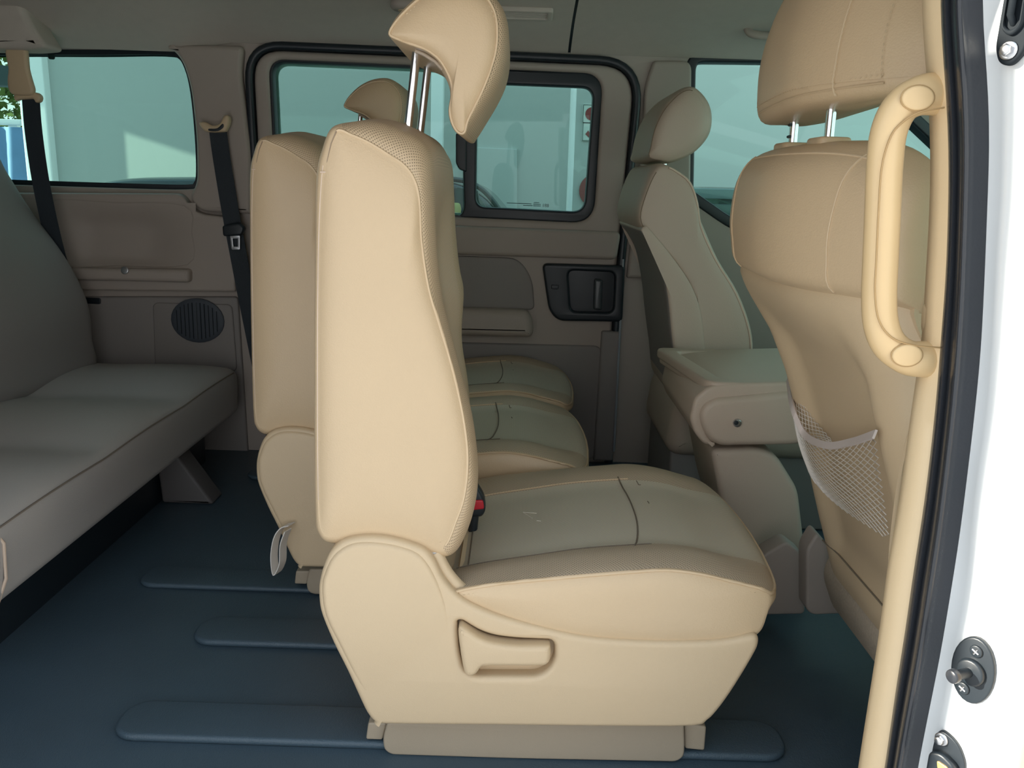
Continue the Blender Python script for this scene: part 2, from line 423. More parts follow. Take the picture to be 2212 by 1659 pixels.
# ---- rear quarter window
w1 = empty('window_1', PY(215, 408, YF), kind='structure')
def ring(pts, g):
    """outline pushed outwards by g"""
    n = len(pts); P = [Vector(p) for p in pts]; out = []
    ar = sum(P[i].x * P[(i + 1) % n].y - P[(i + 1) % n].x * P[i].y for i in range(n))
    s = 1 if ar > 0 else -1
    for i in range(n):
        t = (P[(i + 1) % n] - P[i - 1]).normalized(); out.append((P[i].x + s * t.y * g, P[i].y - s * t.x * g))
    return out
W1 = [tuple(p) for p in W_REAR]
plate('window_frame', [ring(W1, .002), ring(W1, -.010)], YF + .012, YF + .06, .004, BLK, w1)
plate('pane', [ring(W1, -.004)], YF + .045, YF + .049, .001, GLS, w1)
plate('sticker', [rrect(*PY(104, 128, YF + .04).xz, *PY(117, 115, YF + .04).xz, .006)], YF + .040, YF + .044, .001, mat('dark_green', (.01, .035, .03), .6), w1)
# ---- front door window
w2 = empty('window_2', PY(1700, 500, YF), kind='structure')
plate('window_frame', [ring(W_FRONT, .012), ring(W_FRONT, -.020)], YF - .004, YF + .06, .006, BLK, w2)
plate('pane', [ring(W_FRONT, -.008)], YF + .045, YF + .049, .001, GLF, w2)
# ---- sliding door on the far side
d1 = empty('door_1', PY(950, 1000, YF), kind='structure')
plate('rubber_seal', [ring(D_OUT, .006), ring(D_OUT, -.017)], YF - .022, YF + .03, .010, BLK, d1, res=4)
DI = ring(D_OUT, -.019)
WD = roundpoly(xz([(581, 128), (1302, 160), (1282, 482), (598, 450)], YF), [.05, .06, .07, .05], 8)
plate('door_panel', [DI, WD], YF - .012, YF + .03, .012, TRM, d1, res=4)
plate('outer_skin', [ring(DI, .01), ring(WD, -.01)], YF + .055, YF + .06, .001, WHP, d1)
plate('window_frame', [ring(WD, .003), roundpoly(xz([(588, 134), (995, 150), (1002, 470), (604, 440)], YF), .04, 8), roundpoly(xz([(1032, 180), (1282, 190), (1262, 458), (1028, 446)], YF), [.02, .035, .04, .03], 8)], YF - .004, YF + .035, .007, BLK, d1)
plate('fixed_pane', [roundpoly(xz([(584, 132), (1000, 148), (1004, 474), (600, 444)], YF), .04, 8)], YF + .030, YF + .034, .001, GLS, d1)
sp_ = plate('sliding_pane', [roundpoly(xz([(1024, 172), (1288, 184), (1268, 464), (1022, 452)], YF), .03, 8)], YF + .018, YF + .022, .001, GLS, d1)
lt = plate('pane_latch', [roundpoly(xz([(985, 288), (1008, 288), (1008, 372), (992, 366), (985, 352)], YF), .006)], YF - .014, YF + .01, .004, BLK, d1)
# etched makers' lines low on the sliding pane
yM = YF + .0165
for i, (a, b, c) in enumerate([(1095, 1148, 438.5), (1130, 1150, 443.5), (1153, 1165, 437.5), (1152, 1168, 441), (1152, 1168, 444.5)]):
    q = PY(a, c, yM); r_ = PY(b, c + (b - a) * .033, yM)
    tube('etched_line', [q, r_], .0009, BLK, sp_, seg=4)
tx = bpy.data.curves.new('etched_mark', 'FONT'); tx.body = '188'; tx.size = .014; tx.extrude = .0003
to = bpy.data.objects.new('etched_mark', tx); COL.objects.link(to)
me = bpy.data.meshes.new_from_object(to.evaluated_get(bpy.context.evaluated_depsgraph_get())); bpy.data.objects.remove(to)
q = PY(1171, 447, yM)
me.transform(Matrix.Translation(q) @ Matrix.Rotation(math.pi / 2, 4, 'X')); me.materials.clear()
link('etched_mark', me, BLK, sp_)
# door furniture
plate('belt_panel', [roundpoly(xz([(560, 470), (1340, 500), (1330, 560), (560, 535)], YF), .02)], YF - .03, YF, .012, TRM, d1)
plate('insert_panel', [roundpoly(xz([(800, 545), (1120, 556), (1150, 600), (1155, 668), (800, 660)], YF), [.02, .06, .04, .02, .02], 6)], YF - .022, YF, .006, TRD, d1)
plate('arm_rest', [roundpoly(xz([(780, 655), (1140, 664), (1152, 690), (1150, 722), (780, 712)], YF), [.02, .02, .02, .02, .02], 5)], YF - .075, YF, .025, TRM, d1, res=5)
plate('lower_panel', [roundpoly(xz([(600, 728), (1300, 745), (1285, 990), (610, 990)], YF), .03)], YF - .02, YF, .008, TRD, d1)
plate('edge_post', [roundpoly(xz([(1298, 712), (1340, 714), (1322, 990), (1280, 990)], YF), .008)], YF - .03, YF, .008, TRD, d1)
tube('edge_strip', [PY(1346, 560, YF - .03), PY(1340, 690, YF - .03), PY(1326, 975, YF - .03)], .0035, mat('pale_edge', (.30, .33, .36), .4), d1)
hb = plate('handle_bezel', [roundpoly(xz([(1170, 567), (1348, 572), (1342, 692), (1205, 690), (1185, 668)], YF), [.02, .01, .015, .03, .03], 5), roundpoly(xz([(1226, 582), (1326, 586), (1322, 672), (1232, 670)], YF), .02)], YF - .035, YF, .008, BLK, d1)
plate('handle_well', [roundpoly(xz([(1220, 578), (1330, 582), (1326, 678), (1226, 676)], YF), .02)], YF - .016, YF - .010, .002, BLK, d1)
plate('door_handle', [roundpoly(xz([(1282, 600), (1300, 602), (1298, 668), (1280, 666)], YF), .008)], YF - .034, YF - .012, .007, mat('handle_grey', (.05, .06, .065), .3), d1)
plate('lock_button', [roundpoly(xz([(1190, 612), (1206, 613), (1205, 622), (1190, 621)], YF), .004)], YF - .040, YF - .03, .002, BLK, d1)
# ---- near side door opening: pillar trim, rubber seal and white jamb
LA = [(0, 1997), (163, 2012), (250, 2018), (400, 2020), (550, 2012), (650, 2005), (730, 2002), (818, 1988), (900, 1976), (1000, 1962), (1100, 1950), (1212, 1927), (1300, 1916), (1367, 1908), (1500, 1887), (1659, 1862)]
LB = [(0, 2028), (160, 2040), (250, 2047), (350, 2050), (500, 2047), (626, 2042), (717, 2033), (800, 2028), (890, 2020), (1006, 2007), (1100, 1995), (1150, 1987), (1262, 1969), (1349, 1958), (1457, 1940), (1659, 1911)]
LC = [(0, 2103), (190, 2120), (304, 2124), (440, 2119), (570, 2115), (753, 2107), (898, 2093), (1060, 2074), (1150, 2063), (1291, 2041), (1421, 2020), (1529, 1998), (1659, 1973)]
LC = [(a, b - 16) for a, b in LC]
LD = [(0, 2152), (100, 2158), (200, 2160), (400, 2158), (560, 2146), (700, 2140), (900, 2127), (1060, 2100), (1300, 2080), (1420, 2050), (1500, 2037), (1659, 2005)]
def edge_line(L, Y):
    pts = [PY(x, y, Y) for y, x in L]
    top = pts[0] + (pts[0] - pts[1]).normalized() * .12; bot = pts[-1] + (pts[-1] - pts[-2]).normalized() * .2
    top = Vector((pts[0].x - .01, Y, pts[0].z + .12)); bot = Vector((pts[-1].x, Y, -.06))
    return [top] + pts + [bot]
def sample(L, z):
    for a, b in zip(L, L[1:]):
        if a.z >= z >= b.z:
            t = (a.z - z) / max(1e-9, a.z - b.z); return a.lerp(b, t)
    return (L[0] if z > L[0].z else L[-1]).copy()
EA, EB, EC, ED = edge_line(LA, .815), edge_line(LB, .795), edge_line(LC, .765), edge_line(LD, .742)
def smooth_line(E):
    zs = [1.16 - i * 1.2 / 60 for i in range(61)]
    P = [sample(E, z) for z in zs]
    for _ in range(3):
        P = [P[0]] + [(P[i - 1] + P[i] * 2 + P[i + 1]) / 4 for i in range(1, len(P) - 1)] + [P[-1]]
    return P
EA, EB, EC, ED = map(smooth_line, (EA, EB, EC, ED))
def strip(name, rows, m, parent=None):
    """closed body lofted through cross sections (one list of points per height)"""
    V = []; F = []; n = len(rows[0])
    for r_ in rows: V += r_
    for i in range(len(rows) - 1):
        for j in range(n):
            F.append((i * n + j, i * n + (j + 1) % n, (i + 1) * n + (j + 1) % n, (i + 1) * n + j))
    F.append(tuple(range(n))); F.append(tuple(range((len(rows) - 1) * n, len(rows) * n)))
    return mesh(name, V, F, m, parent, angle=50)
def VV(x, y, z): return Vector((x, y, z))
rows = []
for a, b in zip(EA, EB):
    rows.append([VV(b.x + .05, .85, a.z), VV(a.x + .02, .848, a.z), VV(a.x + .004, .832, a.z), a, a.lerp(b, .5) + VV(-.001, -.001, 0), VV(b.x, b.y, b.z), VV(b.x + .05, b.y - .005, b.z)])
t3 = strip('trim_3', rows, PLP); tag(t3, kind='structure')
rows = []
for b, c in zip(EB, EC):
    r_ = []
    for j in range(15):
        u = j / 14
        lobe = .006 * math.sin(math.pi * min(1, u / .36)) if u < .36 else .013 * math.sin(math.pi * (u - .36) / .64) + .001
        p = b.lerp(c, u); p.z = b.z; r_.append(VV(p.x - lobe * .6, p.y - lobe * .9, p.z))
    r_ += [VV(c.x + .05, c.y, b.z), VV(b.x + .05, b.y, b.z)]
    rows.append(r_)
t4 = strip('trim_4', rows, RUB); tag(t4, kind='structure')
rows = []
for c, d in zip(EC, ED):
    rows.append([VV(c.x + .010, c.y + .006, c.z), VV(c.x + .012, c.y, c.z), VV(d.x + .004, d.y + .004, c.z), VV(d.x + .004, d.y - .006, c.z), VV(d.x + .030, .69, c.z), VV(d.x + .052, .65, c.z), VV(d.x + .068, .60, c.z), VV(d.x + .13, .60, c.z), VV(d.x + .13, c.y + .01, c.z)])
t5 = strip('trim_5', rows, WHP); tag(t5, kind='structure')
# near front door, mostly hidden beyond the pillar
nf = plate('door_2', [[(.47, -.3), (1.75, -.3), (1.75, .72), (1.2, 1.18), (.47, 1.18)], [(.56, .72), (1.5, .72), (1.15, 1.1), (.56, 1.1)]], .66, .72, .005, PLA); tag(nf, kind='structure')
tag(plate('windscreen', [[(.72, .72), (2.66, .72), (2.66, 1.42), (.72, 1.42)]], 1.64, 1.645, .001, GLF, axis='x'), kind='structure')
plate('pane', [[(.55, .71), (1.51, .71), (1.16, 1.11), (.55, 1.11)]], .69, .694, .001, GLF, nf)
tag(plate('wall_front', [[(.72, -.3), (2.66, -.3), (2.66, .75), (.72, .75)]], 1.62, 1.68, .01, BLK, axis='x'), kind='structure')

# ================================================================== SECOND ROW SEATS
SY0, SW = 1.10, 0.46
SY1 = SY0 + SW
def build_seat():
    root = empty('passenger_seat', (0.05, SY0 + SW / 2, 0.0))
    P0 = [(727, 283), (760, 292), (800, 310), (840, 335), (870, 355), (893, 385), (905, 430), (910, 520), (925, 620), (948, 700), (975, 790), (1000, 900), (1010, 990), (1003, 1070), (985, 1125), (962, 1178), (932, 1178), (871, 1162), (800, 1151), (730, 1156), (700, 1150), (690, 1080), (688, 800), (690, 550), (697, 390), (707, 330)]
    P1 = [(722, 276), (762, 263), (813, 262), (868, 280), (908, 304), (930, 345), (936, 425), (941, 530), (953, 640), (970, 712), (993, 800), (1019, 900), (1032, 1000), (1029, 1075), (1012, 1140), (985, 1187), (942, 1193), (870, 1172), (800, 1163), (725, 1167), (693, 1140), (685, 1085), (684, 800), (686, 550), (688, 385), (702, 318)]
    S0, S1 = xz(P0, SY0), xz(P1, SY0 + .045)
    def mod(i, t, a, b):
        c = sm(.12, .34, t) * (1 - sm(.66, .88, t))
        if 5 <= i <= 15.5: a -= .030 * c * sm(5, 8, i) * (1 - .6 * sm(14, 15.5, i))
        if i <= 5 or i > 25: b += .010 * c
        if 8.5 <= i <= 16: a -= .034 * sm(.45, .95, t) * sm(8.5, 11, i) * (1 - sm(15, 16, i))
        return a, b
    bk = pillow('backrest', S0, S1, SY0, SY1, .050, [LEA, LEP, LEB], root, nd=8, nm=22, k=5, bulge=.016, mod=mod, front=(0.6, 15.2), S0b=S0)
    C0 = spl(S0, 5)
    tube('piping', at_y(C0[:76], SY0 + .001), .0024, LEA, bk, seg=6)
    tube('piping', at_y(C0[75:106], SY0 + .004), .0042, LEA, bk, seg=6)
    rear = C0[105:123]
    tube('piping', at_y(rear, SY0 + .004), .0042, PIP, bk, seg=6)
    inner = [p.lerp(sum(S1i, Vector((0, 0))) / 26, .0) for p, S1i in zip(C0[5:76], [[Vector((0, 0))]] * 71)]
    def inset(pts, g):
        out = []
        for i, p in enumerate(pts):
            t = (pts[min(i + 1, len(pts) - 1)] - pts[max(i - 1, 0)]).normalized()
            out.append(Vector((p.x + t.y * g, p.y - t.x * g)))
        return out
    stitches('stitching', at_y(inset(C0[4:76], .0085), SY0 - .0030), STI, bk, .0065, .004, .0008)
    # rear seam across the upper side
    q = xz([(706, 372), (697, 372), (692, 372)], SY0)
    tube('seam', at_y(q, SY0 - .001), .0012, PIP, bk, seg=5)
    tube('seam', at_y(xz([(727, 283), (716, 310), (708, 345), (705, 372)], SY0), SY0 - .0008), .0010, mat('panel_seam', (.30, .22, .15), .7), bk, seg=5)  # thin dark brown line along the panel seam
    # head restraint post guides
    for yy in (SY0 + .155, SY0 + .305):
        g = PY(880, 283, 1.25)
        disc('post_guide', VV(g.x - .003, yy, g.z - .012), (.18, 0, 1), .02, .012, LEA, bk, 16)
    # ---- cushion
    Q0 = [(985, 1277), (1060, 1262), (1160, 1252), (1260, 1243), (1360, 1235), (1440, 1230), (1510, 1238), (1570, 1252), (1615, 1263), (1646, 1272), (1659, 1292), (1656, 1330), (1640, 1365), (1600, 1384), (1500, 1392), (1400, 1392), (1250, 1380), (1150, 1360), (1090, 1340), (1030, 1312), (990, 1292)]
    Q1 = [(975, 1238), (1050, 1222), (1160, 1206), (1260, 1192), (1370, 1184), (1440, 1182), (1510, 1190), (1575, 1208), (1625, 1226), (1654, 1244), (1664, 1272), (1657, 1322), (1640, 1365), (1600, 1384), (1500, 1392), (1400, 1392), (1250, 1380), (1150, 1360), (1090, 1340), (1030, 1312), (985, 1275)]
    s0 = xz(Q0, SY0); s1 = [(a, b) for a, b in xz(Q1[:11], SY0 + .06)] + xz(Q1[11:], SY0 + .01)
    def cmod(i, t, a, b):
        c = sm(.10, .26, t) * (1 - sm(.74, .90, t))
        if i < 8.5 or i > 20: b -= .012 * c * (1 - sm(6.5, 8.5, i) if i < 9 else 1)
        if 7 < i < 14: a += .018 * math.sin(math.pi * t) * sm(7, 9, i) * (1 - sm(12, 14, i)) - .012 * (1 - math.sin(math.pi * t)) * 0
        return a, b
    cu = pillow('cushion', s0, s1, SY0, SY1, .075, [LEA, LEC, LEW], root, nd=8, nm=22, k=5, bulge=.010, mod=cmod, front=(0, 9.4), nc=3)
    c0 = spl(s0, 5)
    c1 = spl(s1, 5)
    def on_top(i, t):
        y = SY0 + SW * t; k_ = min(int(i * 5), len(c1) - 2); p = c1[k_].lerp(c1[k_ + 1], i * 5 - k_); a, b = cmod(i, t, p.x, p.y); return VV(a, y, b + .0006)
    def rim(i, t):
        tt = min(t, 1 - t); sn = math.sin(math.acos(max(-1, 1 - tt * SW / .075))); k_ = int(i * 5)
        p = c0[k_].lerp(c1[k_], min(1, sn)); a, b = cmod(i, t, p.x, p.y); return VV(a, SY0 + SW * t, b)
    tube('piping', at_y(c0[:46], SY0 - .001) + [rim(9.4, t) for t in (.01, .03, .06, .10, .14)] + [on_top(9.4, t) for t in (.2, .35, .5, .65, .8)] + [rim(9.4, t) for t in (.86, .92, .96, .985)], .0028, LEA, cu, seg=6)
    stitches('stitching', [Vector((p.x, SY0 - .004, p.y - .0085)) for p in c0[:44]], STI, cu, .0065, .004, .0008)
    dk = mat('seam_dark', (.16, .125, .09), .8)
    tube('seam', [on_top(4.2 - .9 * (abs(t - .5) * 2) ** 2 * (1 if t < .5 else .55) + .25, t) for t in [.17 + .66 * i / 14 for i in range(15)]], .0014, dk, cu, seg=5)
    tube('seam', [on_top(i / 5, .815) for i in range(1, 24)], .0013, STI, cu, seg=5)
    tube('seam', [on_top(i / 5, .185) for i in range(1, 24)], .0011, dk, cu, seg=5)
    tube('seam', [on_top(.55, .19 + .62 * i / 10) for i in range(11)], .0012, dk, cu, seg=5)
    sc_ = mat('scuff', (.72, .66, .55), .8)
    for a, b in (((1.75, .60), (2.05, .57)), ((1.75, .60), (1.95, .53)), ((2.05, .50), (2.15, .49))):
        tube('scuff_mark', [on_top(*a), on_top(*b)], .0009, sc_, cu, seg=4)
    tube('scuff_mark', [on_top(4.95, .80), on_top(5.0, .77), on_top(5.08, .77)], .0009, dk, cu, seg=4)
    tube('scuff_mark', [on_top(5.1, .60), on_top(5.12, .58)], .0009, dk, cu, seg=4)
    # ---- side shields (near one with lever pocket)
    out = [(135, 450), (141, 405), (155, 355), (185, 290), (235, 245), (300, 226), (380, 222), (460, 232), (540, 255), (600, 282), (640, 330), (672, 395), (715, 452), (770, 500), (860, 545), (960, 580), (1100, 616), (1250, 650), (1400, 668), (1600, 677), (1800, 677), (1920, 668), (1985, 656), (2030, 650), (2051, 664), (2051, 694), (2036, 730), (1990, 810), (1930, 905), (1875, 980), (1830, 1025), (1760, 1052), (1400, 1053), (900, 1047), (420, 1042), (378, 1030), (345, 992), (310, 920), (260, 810), (200, 690), (150, 570), (137, 510)]
    cv = lambda l: [(620 + a / 2.011, 1050 + b / 2.011) for a, b in l]
    pocket = cv([(737, 590), (760, 588), (830, 632), (900, 656), (1000, 668), (1148, 674), (1162, 692), (1163, 750), (1140, 800), (1090, 832), (810, 832), (765, 800), (745, 720)])
    yS = SY0 - .012
    so = [tuple(p) for p in spl(xz(cv(out), yS), 3)]
    po = roundpoly(xz(pocket, yS), .012, 4)
    sh = plate('side_shield', [so, po], yS, yS + .030, .009, PLA, root, res=6, angle=70)
    plate('lever_pocket', [ring(po, .006)], yS + .022, yS + .030, .001, PLA, sh)
    dome = cv([(150, 440), (165, 370), (200, 300), (260, 255), (330, 240), (420, 245), (500, 262), (570, 290), (620, 345), (658, 415), (688, 490), (710, 570), (724, 660), (730, 760), (722, 860), (690, 945), (620, 1000), (500, 1022), (420, 1020), (370, 985), (300, 850), (230, 700), (165, 560)])
    rc = plate('recliner_cover', [[tuple(p) for p in spl(xz(dome, yS), 3)]], yS - .0045, yS + .014, .009, PLA, sh, res=6, angle=70)
    o_ = PY(*cv([(300, 300)])[0], yS) - off(sh)
    for v in rc.data.vertices: v.co.y += .0075 * sm(.06, .30, (v.co.x - o_.x) * .75 + (o_.z - v.co.z) * .85)
    ridge = cv([(690, 470), (735, 545), (820, 605), (910, 632), (1010, 645), (1150, 650)])
    lev = cv([(745, 615), (760, 597), (790, 615), (840, 648), (900, 668), (1000, 680), (1120, 680), (1143, 690), (1143, 735), (1130, 760), (1090, 768), (880, 768), (845, 775), (825, 800), (803, 812), (778, 806), (765, 770), (752, 690)])
    plate('recline_lever', [[tuple(p) for p in spl(xz(lev, yS), 3)]], yS - .012, yS + .018, .008, PLA, root, res=4, angle=60)
    fs = [(a, b) for a, b in so]
    plate('side_shield', [fs], SY1 - .012, SY1 + .012, .010, PLA, root, res=4, angle=70)
    # trim lip following the cushion, and hinge bracket
    lip = cv([(640, 300), (690, 392), (760, 468), (850, 530), (965, 575)])
    tube('shield_lip', [Vector((p.x, SY0 + .012, p.z)) for p in (PY(a, b, SY0) for a, b in spl(lip, 4, False))], .010, PLA, root, seg=8)
    h = PY(936, 1205, SY0 + .01)
    box('hinge_bracket', h.x - .006, h.x + .006, SY0 + .004, SY0 + .03, h.z - .035, h.z + .03, STL, root, .001)
    # seat pan, pedestal skirt and feet
    pz = xz([(745, 1230), (985, 1300), (1300, 1385), (1600, 1390), (1500, 1555), (830, 1555)], SY0)
    plate('seat_pan', [roundpoly(pz, .02)], SY0 + .016, SY1 - .016, .01, PLA, root)
    yp = SY0 + .03
    ped = [(836, 1560), (826, 1600), (830, 1622), (845, 1634), (1100, 1640), (1462, 1647), (1478, 1636), (1480, 1610), (1478, 1560)]
    pl_ = [(a, max(b, .0005)) for a, b in xz(ped, yp)]
    plate('pedestal', [roundpoly(pl_, [.005, .01, .006, .01, .05, .01, .008, .008, .005], 3)], yp, SY1 - .03, .004, PED, root)
    for px in ((795, 1562, 790, 1604, 826, 1606, 836, 1562), (1478, 1562, 1480, 1618, 1522, 1622, 1526, 1570)):
        l = [(px[i], px[i + 1]) for i in (0, 2, 4, 6)]
        pp = [(a, max(b, .018)) for a, b in xz(l, yp + .012)]
        plate('rail_cap', [roundpoly(pp, .004)], yp + .012, yp + .07, .003, PED, root)
    # ---- head restraint
    hr = empty('headrest', PY(880, 283, 1.33)); hr.parent = root; hr.location = PY(880, 283, 1.33) - root.location
    H0 = [(842, 74), (852, 52), (880, 20), (915, -8), (960, -27), (1008, -30), (1042, -12), (1062, 12), (1072, 42), (1074, 80), (1070, 115), (1060, 150), (1044, 192), (1024, 232), (1010, 262), (1003, 286), (990, 286), (978, 268), (972, 240), (977, 205), (975, 180), (964, 152), (948, 128), (925, 110), (900, 99), (878, 92), (858, 84)]
    H1 = [(842, 78), (850, 48), (878, 14), (914, -15), (962, -36), (1015, -40), (1058, -18), (1084, 10), (1096, 42), (1099, 78), (1096, 118), (1086, 158), (1066, 200), (1042, 240), (1018, 278), (1003, 293), (988, 288), (975, 268), (968, 240), (972, 208), (968, 184), (956, 158), (942, 135), (920, 118), (896, 107), (874, 100), (854, 90)]
    yh0, yh1 = 1.19, 1.47
    a0, a1 = xz(H0, yh0), xz(H1, yh0 + .03)
    a1 = [(x_ * 1.0, z_) for x_, z_ in a1]
    pad = pillow('pad', a0, a1, yh0, yh1, .055, [LEA, LEP, LEP], hr, nd=7, nm=10, k=4, bulge=.012, front=(6, 14.6), cen=xz([(1000, 80)], yh0)[0])
    ch = spl(a0, 4)
    tube('piping', at_y(ch, yh0 - .0005), .0022, LEA, pad, closed=True, seg=6)
    cen = sum(ch, Vector((0, 0))) / len(ch)
    stitches('stitching', [Vector((p.x - (.007 if i > 24 else 0), yh0 - .003, p.y - (.006 if i < 30 else 0))) for i, p in enumerate(ch[8:60])], STI, pad, .0065, .004, .0008)
    tube('zip', [PY(898, 107, yh0 + .012) + VV(0, 0, -.002), PY(915, 117, yh0 + .010), PY(940, 133, yh0 + .010), PY(956, 150, yh0 + .012)], .0028, mat('zip_tape', (.42, .34, .26), .8), pad, seg=6)
    for yy in (SY0 + .155, SY0 + .305):
        b = PY(878, 300, 1.25); t = PY(902, 108, 1.25)
        ps = tube('post', [VV(b.x, yy, b.z - .10), VV(b.x, yy, b.z), VV(t.x, yy, t.z + .015)], .0062, CHR, hr, seg=14)
    return root
seat = build_seat()
tag(seat, 'nearest beige leather seat with its headrest raised high on chrome posts', 'seat', 'second row seats')
bl = empty('belt_buckle', PY(1035, 1078, 1.335)); bl.parent = seat; bl.location = PY(1035, 1078, 1.335) - seat.location
yb = 1.335
plate('buckle_body', [roundpoly(xz([(1008, 1043), (1030, 1043), (1046, 1070), (1050, 1097), (1042, 1112), (1008, 1110)], yb), .008)], yb - .014, yb + .014, .006, BLK, bl)
plate('release_button', [roundpoly(xz([(1010, 1074), (1044, 1073), (1047, 1092), (1010, 1096)], yb), .004)], yb - .0165, yb - .010, .002, RED, bl)
tube('buckle_stalk', [PY(1025, 1105, yb), PY(1020, 1160, yb), PY(1015, 1230, yb)], .008, BLK, bl, seg=8)
SDX, SDY = -0.243, 0.50
s2 = copy_tree(seat, skip=('headrest', 'belt_buckle')); s2.location = seat.location + VV(SDX, SDY, .004)
tag(s2, 'middle beige leather seat without headrest behind the nearest seat', 'seat', 'second row seats')
s3 = copy_tree(seat, skip=('belt_buckle',)); s3.location = seat.location + VV(SDX, 2 * SDY + .012, .004)
tag(s3, 'farthest seat against the sliding door, only its lowered headrest and cushion showing', 'seat', 'second row seats')
for c in s3.children:
    if c.name.startswith('headrest'):
        tgt = PY(735, 225, 2.14) - PY(845, 75, 1.19)
        c.location = c.location + VV(tgt.x - SDX, 0, tgt.z - .004)
# pull loop hanging behind the middle seat
lp = empty('pull_strap', PY(605, 1140, 1.57), 'pale grey pull strap looped behind the base of the middle seat', 'strap')
pts = spl([PY(630, 1132, 1.570), PY(612, 1138, 1.570), PY(598, 1160, 1.565), PY(592, 1200, 1.56), PY(597, 1238, 1.555), PY(610, 1215, 1.55), PY(612, 1175, 1.55), PY(622, 1145, 1.55)], 5, False)
def ribbon(name, path, wdt, wdir, th, m, parent=None):
    P = [Vector(p) for p in path]; V = []; F = []; n = len(P); W = Vector(wdir).normalized() * wdt / 2
    for i, p in enumerate(P):
        t = (P[min(i + 1, n - 1)] - P[max(i - 1, 0)]).normalized(); nn = t.cross(W).normalized() * th / 2
        V += [p - W - nn, p + W - nn, p + W + nn, p - W + nn]
    for i in range(n - 1):
        for j in range(4): F.append((i * 4 + j, i * 4 + (j + 1) % 4, i * 4 + 4 + (j + 1) % 4, i * 4 + 4 + j))
    F += [(0, 1, 2, 3), (4 * n - 4, 4 * n - 3, 4 * n - 2, 4 * n - 1)]
    return mesh(name, V, F, m, parent, angle=30)
ribbon('strap', pts, .022, (.35, .9, 0), .002, NET, lp)

# ================================================================== REAR BENCH
rb = empty('rear_bench', (-1.1, 1.9, 0), 'long grey-beige rear bench running along the left of the cabin', 'bench')
def bmod(i, t, a, b):
    if i < 4.5:
        e = abs(math.sin(math.pi * (t * 3)))
        b += .020 * (e - .6) * (1 - .8 * sm(2.4, 4.2, i))
    return a, b
B0 = [(-1.40, .285), (-1.2, .295), (-1.0, .300), (-.90, .298), (-.862, .288), (-.850, .262), (-.852, .20), (-.862, .158), (-.95, .15), (-1.4, .15)]
B1 = [(-1.40, .300), (-1.2, .312), (-1.0, .318), (-.90, .312), (-.855, .296), (-.845, .262), (-.848, .20), (-.860, .156), (-.95, .148), (-1.4, .148)]
pillow('cushion', B0, B1, 1.24, 2.50, .04, [BEN, BEN, BEN], rb, nd=5, nm=40, k=4, mod=bmod, front=(0, 5))
bq = spl(B1, 4)[17]
tube('front_seam', [VV(bq.x + .001, y, bmod(4.25, (y - 1.24) / 1.26, 0, bq.y)[1]) for y in [1.29 + i * .02 for i in range(60)]], .0020, mat('bench_seam', (.2, .165, .13), .8), rb, seg=5)
tube('end_piping', [VV(-.86, 1.285, .293), VV(-.843, 1.290, .262), VV(-.843, 1.285, .20), VV(-.856, 1.275, .157)], .003, PIP, rb, seg=6)
pr = [PY(a, b, 2.44) for a, b in ((-90, 215), (0, 365), (60, 460), (130, 555), (178, 650), (190, 735), (188, 800))]
R0 = [(p.x, p.z) for p in pr] + [(pr[-1].x - .22, pr[-1].z), (pr[0].x - .25, pr[0].z + .02)]
R1 = [(x_ + .012, z_) for x_, z_ in R0[:7]] + R0[7:]
pillow('backrest', R0, R1, 1.24, 2.46, .05, [mat('bench_back', (.27, .255, .245), .6, grain=.2)] * 3, rb, nd=5, nm=30, k=4)
box('bench_base', -1.35, -.95, 1.28, 2.48, .0, .16, BLK, rb, .01)
for yy, pxx in ((2.2, 0),):
    plate('bench_foot', [roundpoly([(-.94, .001), (-.80, .001), (-.86, .09), (-.90, .15), (-.95, .15)], .01)], 2.12, 2.20, .008, mat('bench_foot_plastic', (.10, .092, .09), .6), rb)

# ================================================================== FRONT ROW
fn = empty('front_seat', (0.6, 1.2, 0), 'near front seat seen from behind with a mesh pocket on its hard back shell', 'seat', 'front seats')
yA, yB = .955, 1.465
U0 = [(.372, .757), (.356, .80), (.352, .85), (.360, .90), (.385, .925), (.43, .930), (.475, .915), (.505, .88), (.515, .83), (.53, .76), (.45, .745)]
U1 = [(.368, .757), (.350, .80), (.346, .85), (.354, .905), (.382, .935), (.43, .942), (.480, .925), (.512, .885), (.522, .83), (.54, .76), (.45, .742)]
def umod(i, t, a, b):
    c = abs(t - .5) * 2
    a += ((.085 * c ** 2 - .012) if t < .5 else (.022 * c ** 4 - .012 * (1 - c))) * sm(.48, .38, a)
    b -= .030 * c ** 5 * sm(.80, .93, b)
    return a, b
ub = pillow('backrest', U0, U1, yA, yB, .075, [LEA, LEA, LEA], fn, nd=8, nm=18, k=5, mod=umod, front=(4, 9))
u1 = spl(U1, 5)
def on_back(i, y):
    t = (y - yA) / (yB - yA); p = u1[int(i * 5)]; a, b = umod(i, t, p.x, p.y); return VV(a - .0005, y, b)
for yy, st in ((1.025, True), (1.36, False)):
    pth = [on_back(i / 5, yy + (.01 - .02 * i / 22 if st else 0)) for i in range(0, 20)]
    tube('seam', pth, .0013, STI if st else LEA, ub, seg=5)
pth = [on_back(3.6, yA + .05 + (yB - yA - .10) * i / 24) for i in range(25)]
tube('seam', pth, .0013, STI, ub, seg=5)
stitches('stitching', [p + VV(-.001, 0, -.007) for p in pth], STI, ub, .007, .005, .0009)
gz = .940
hn = empty('headrest', (.41, 1.23, .98)); hn.parent = fn; hn.location = VV(.41, 1.23, .98) - fn.location
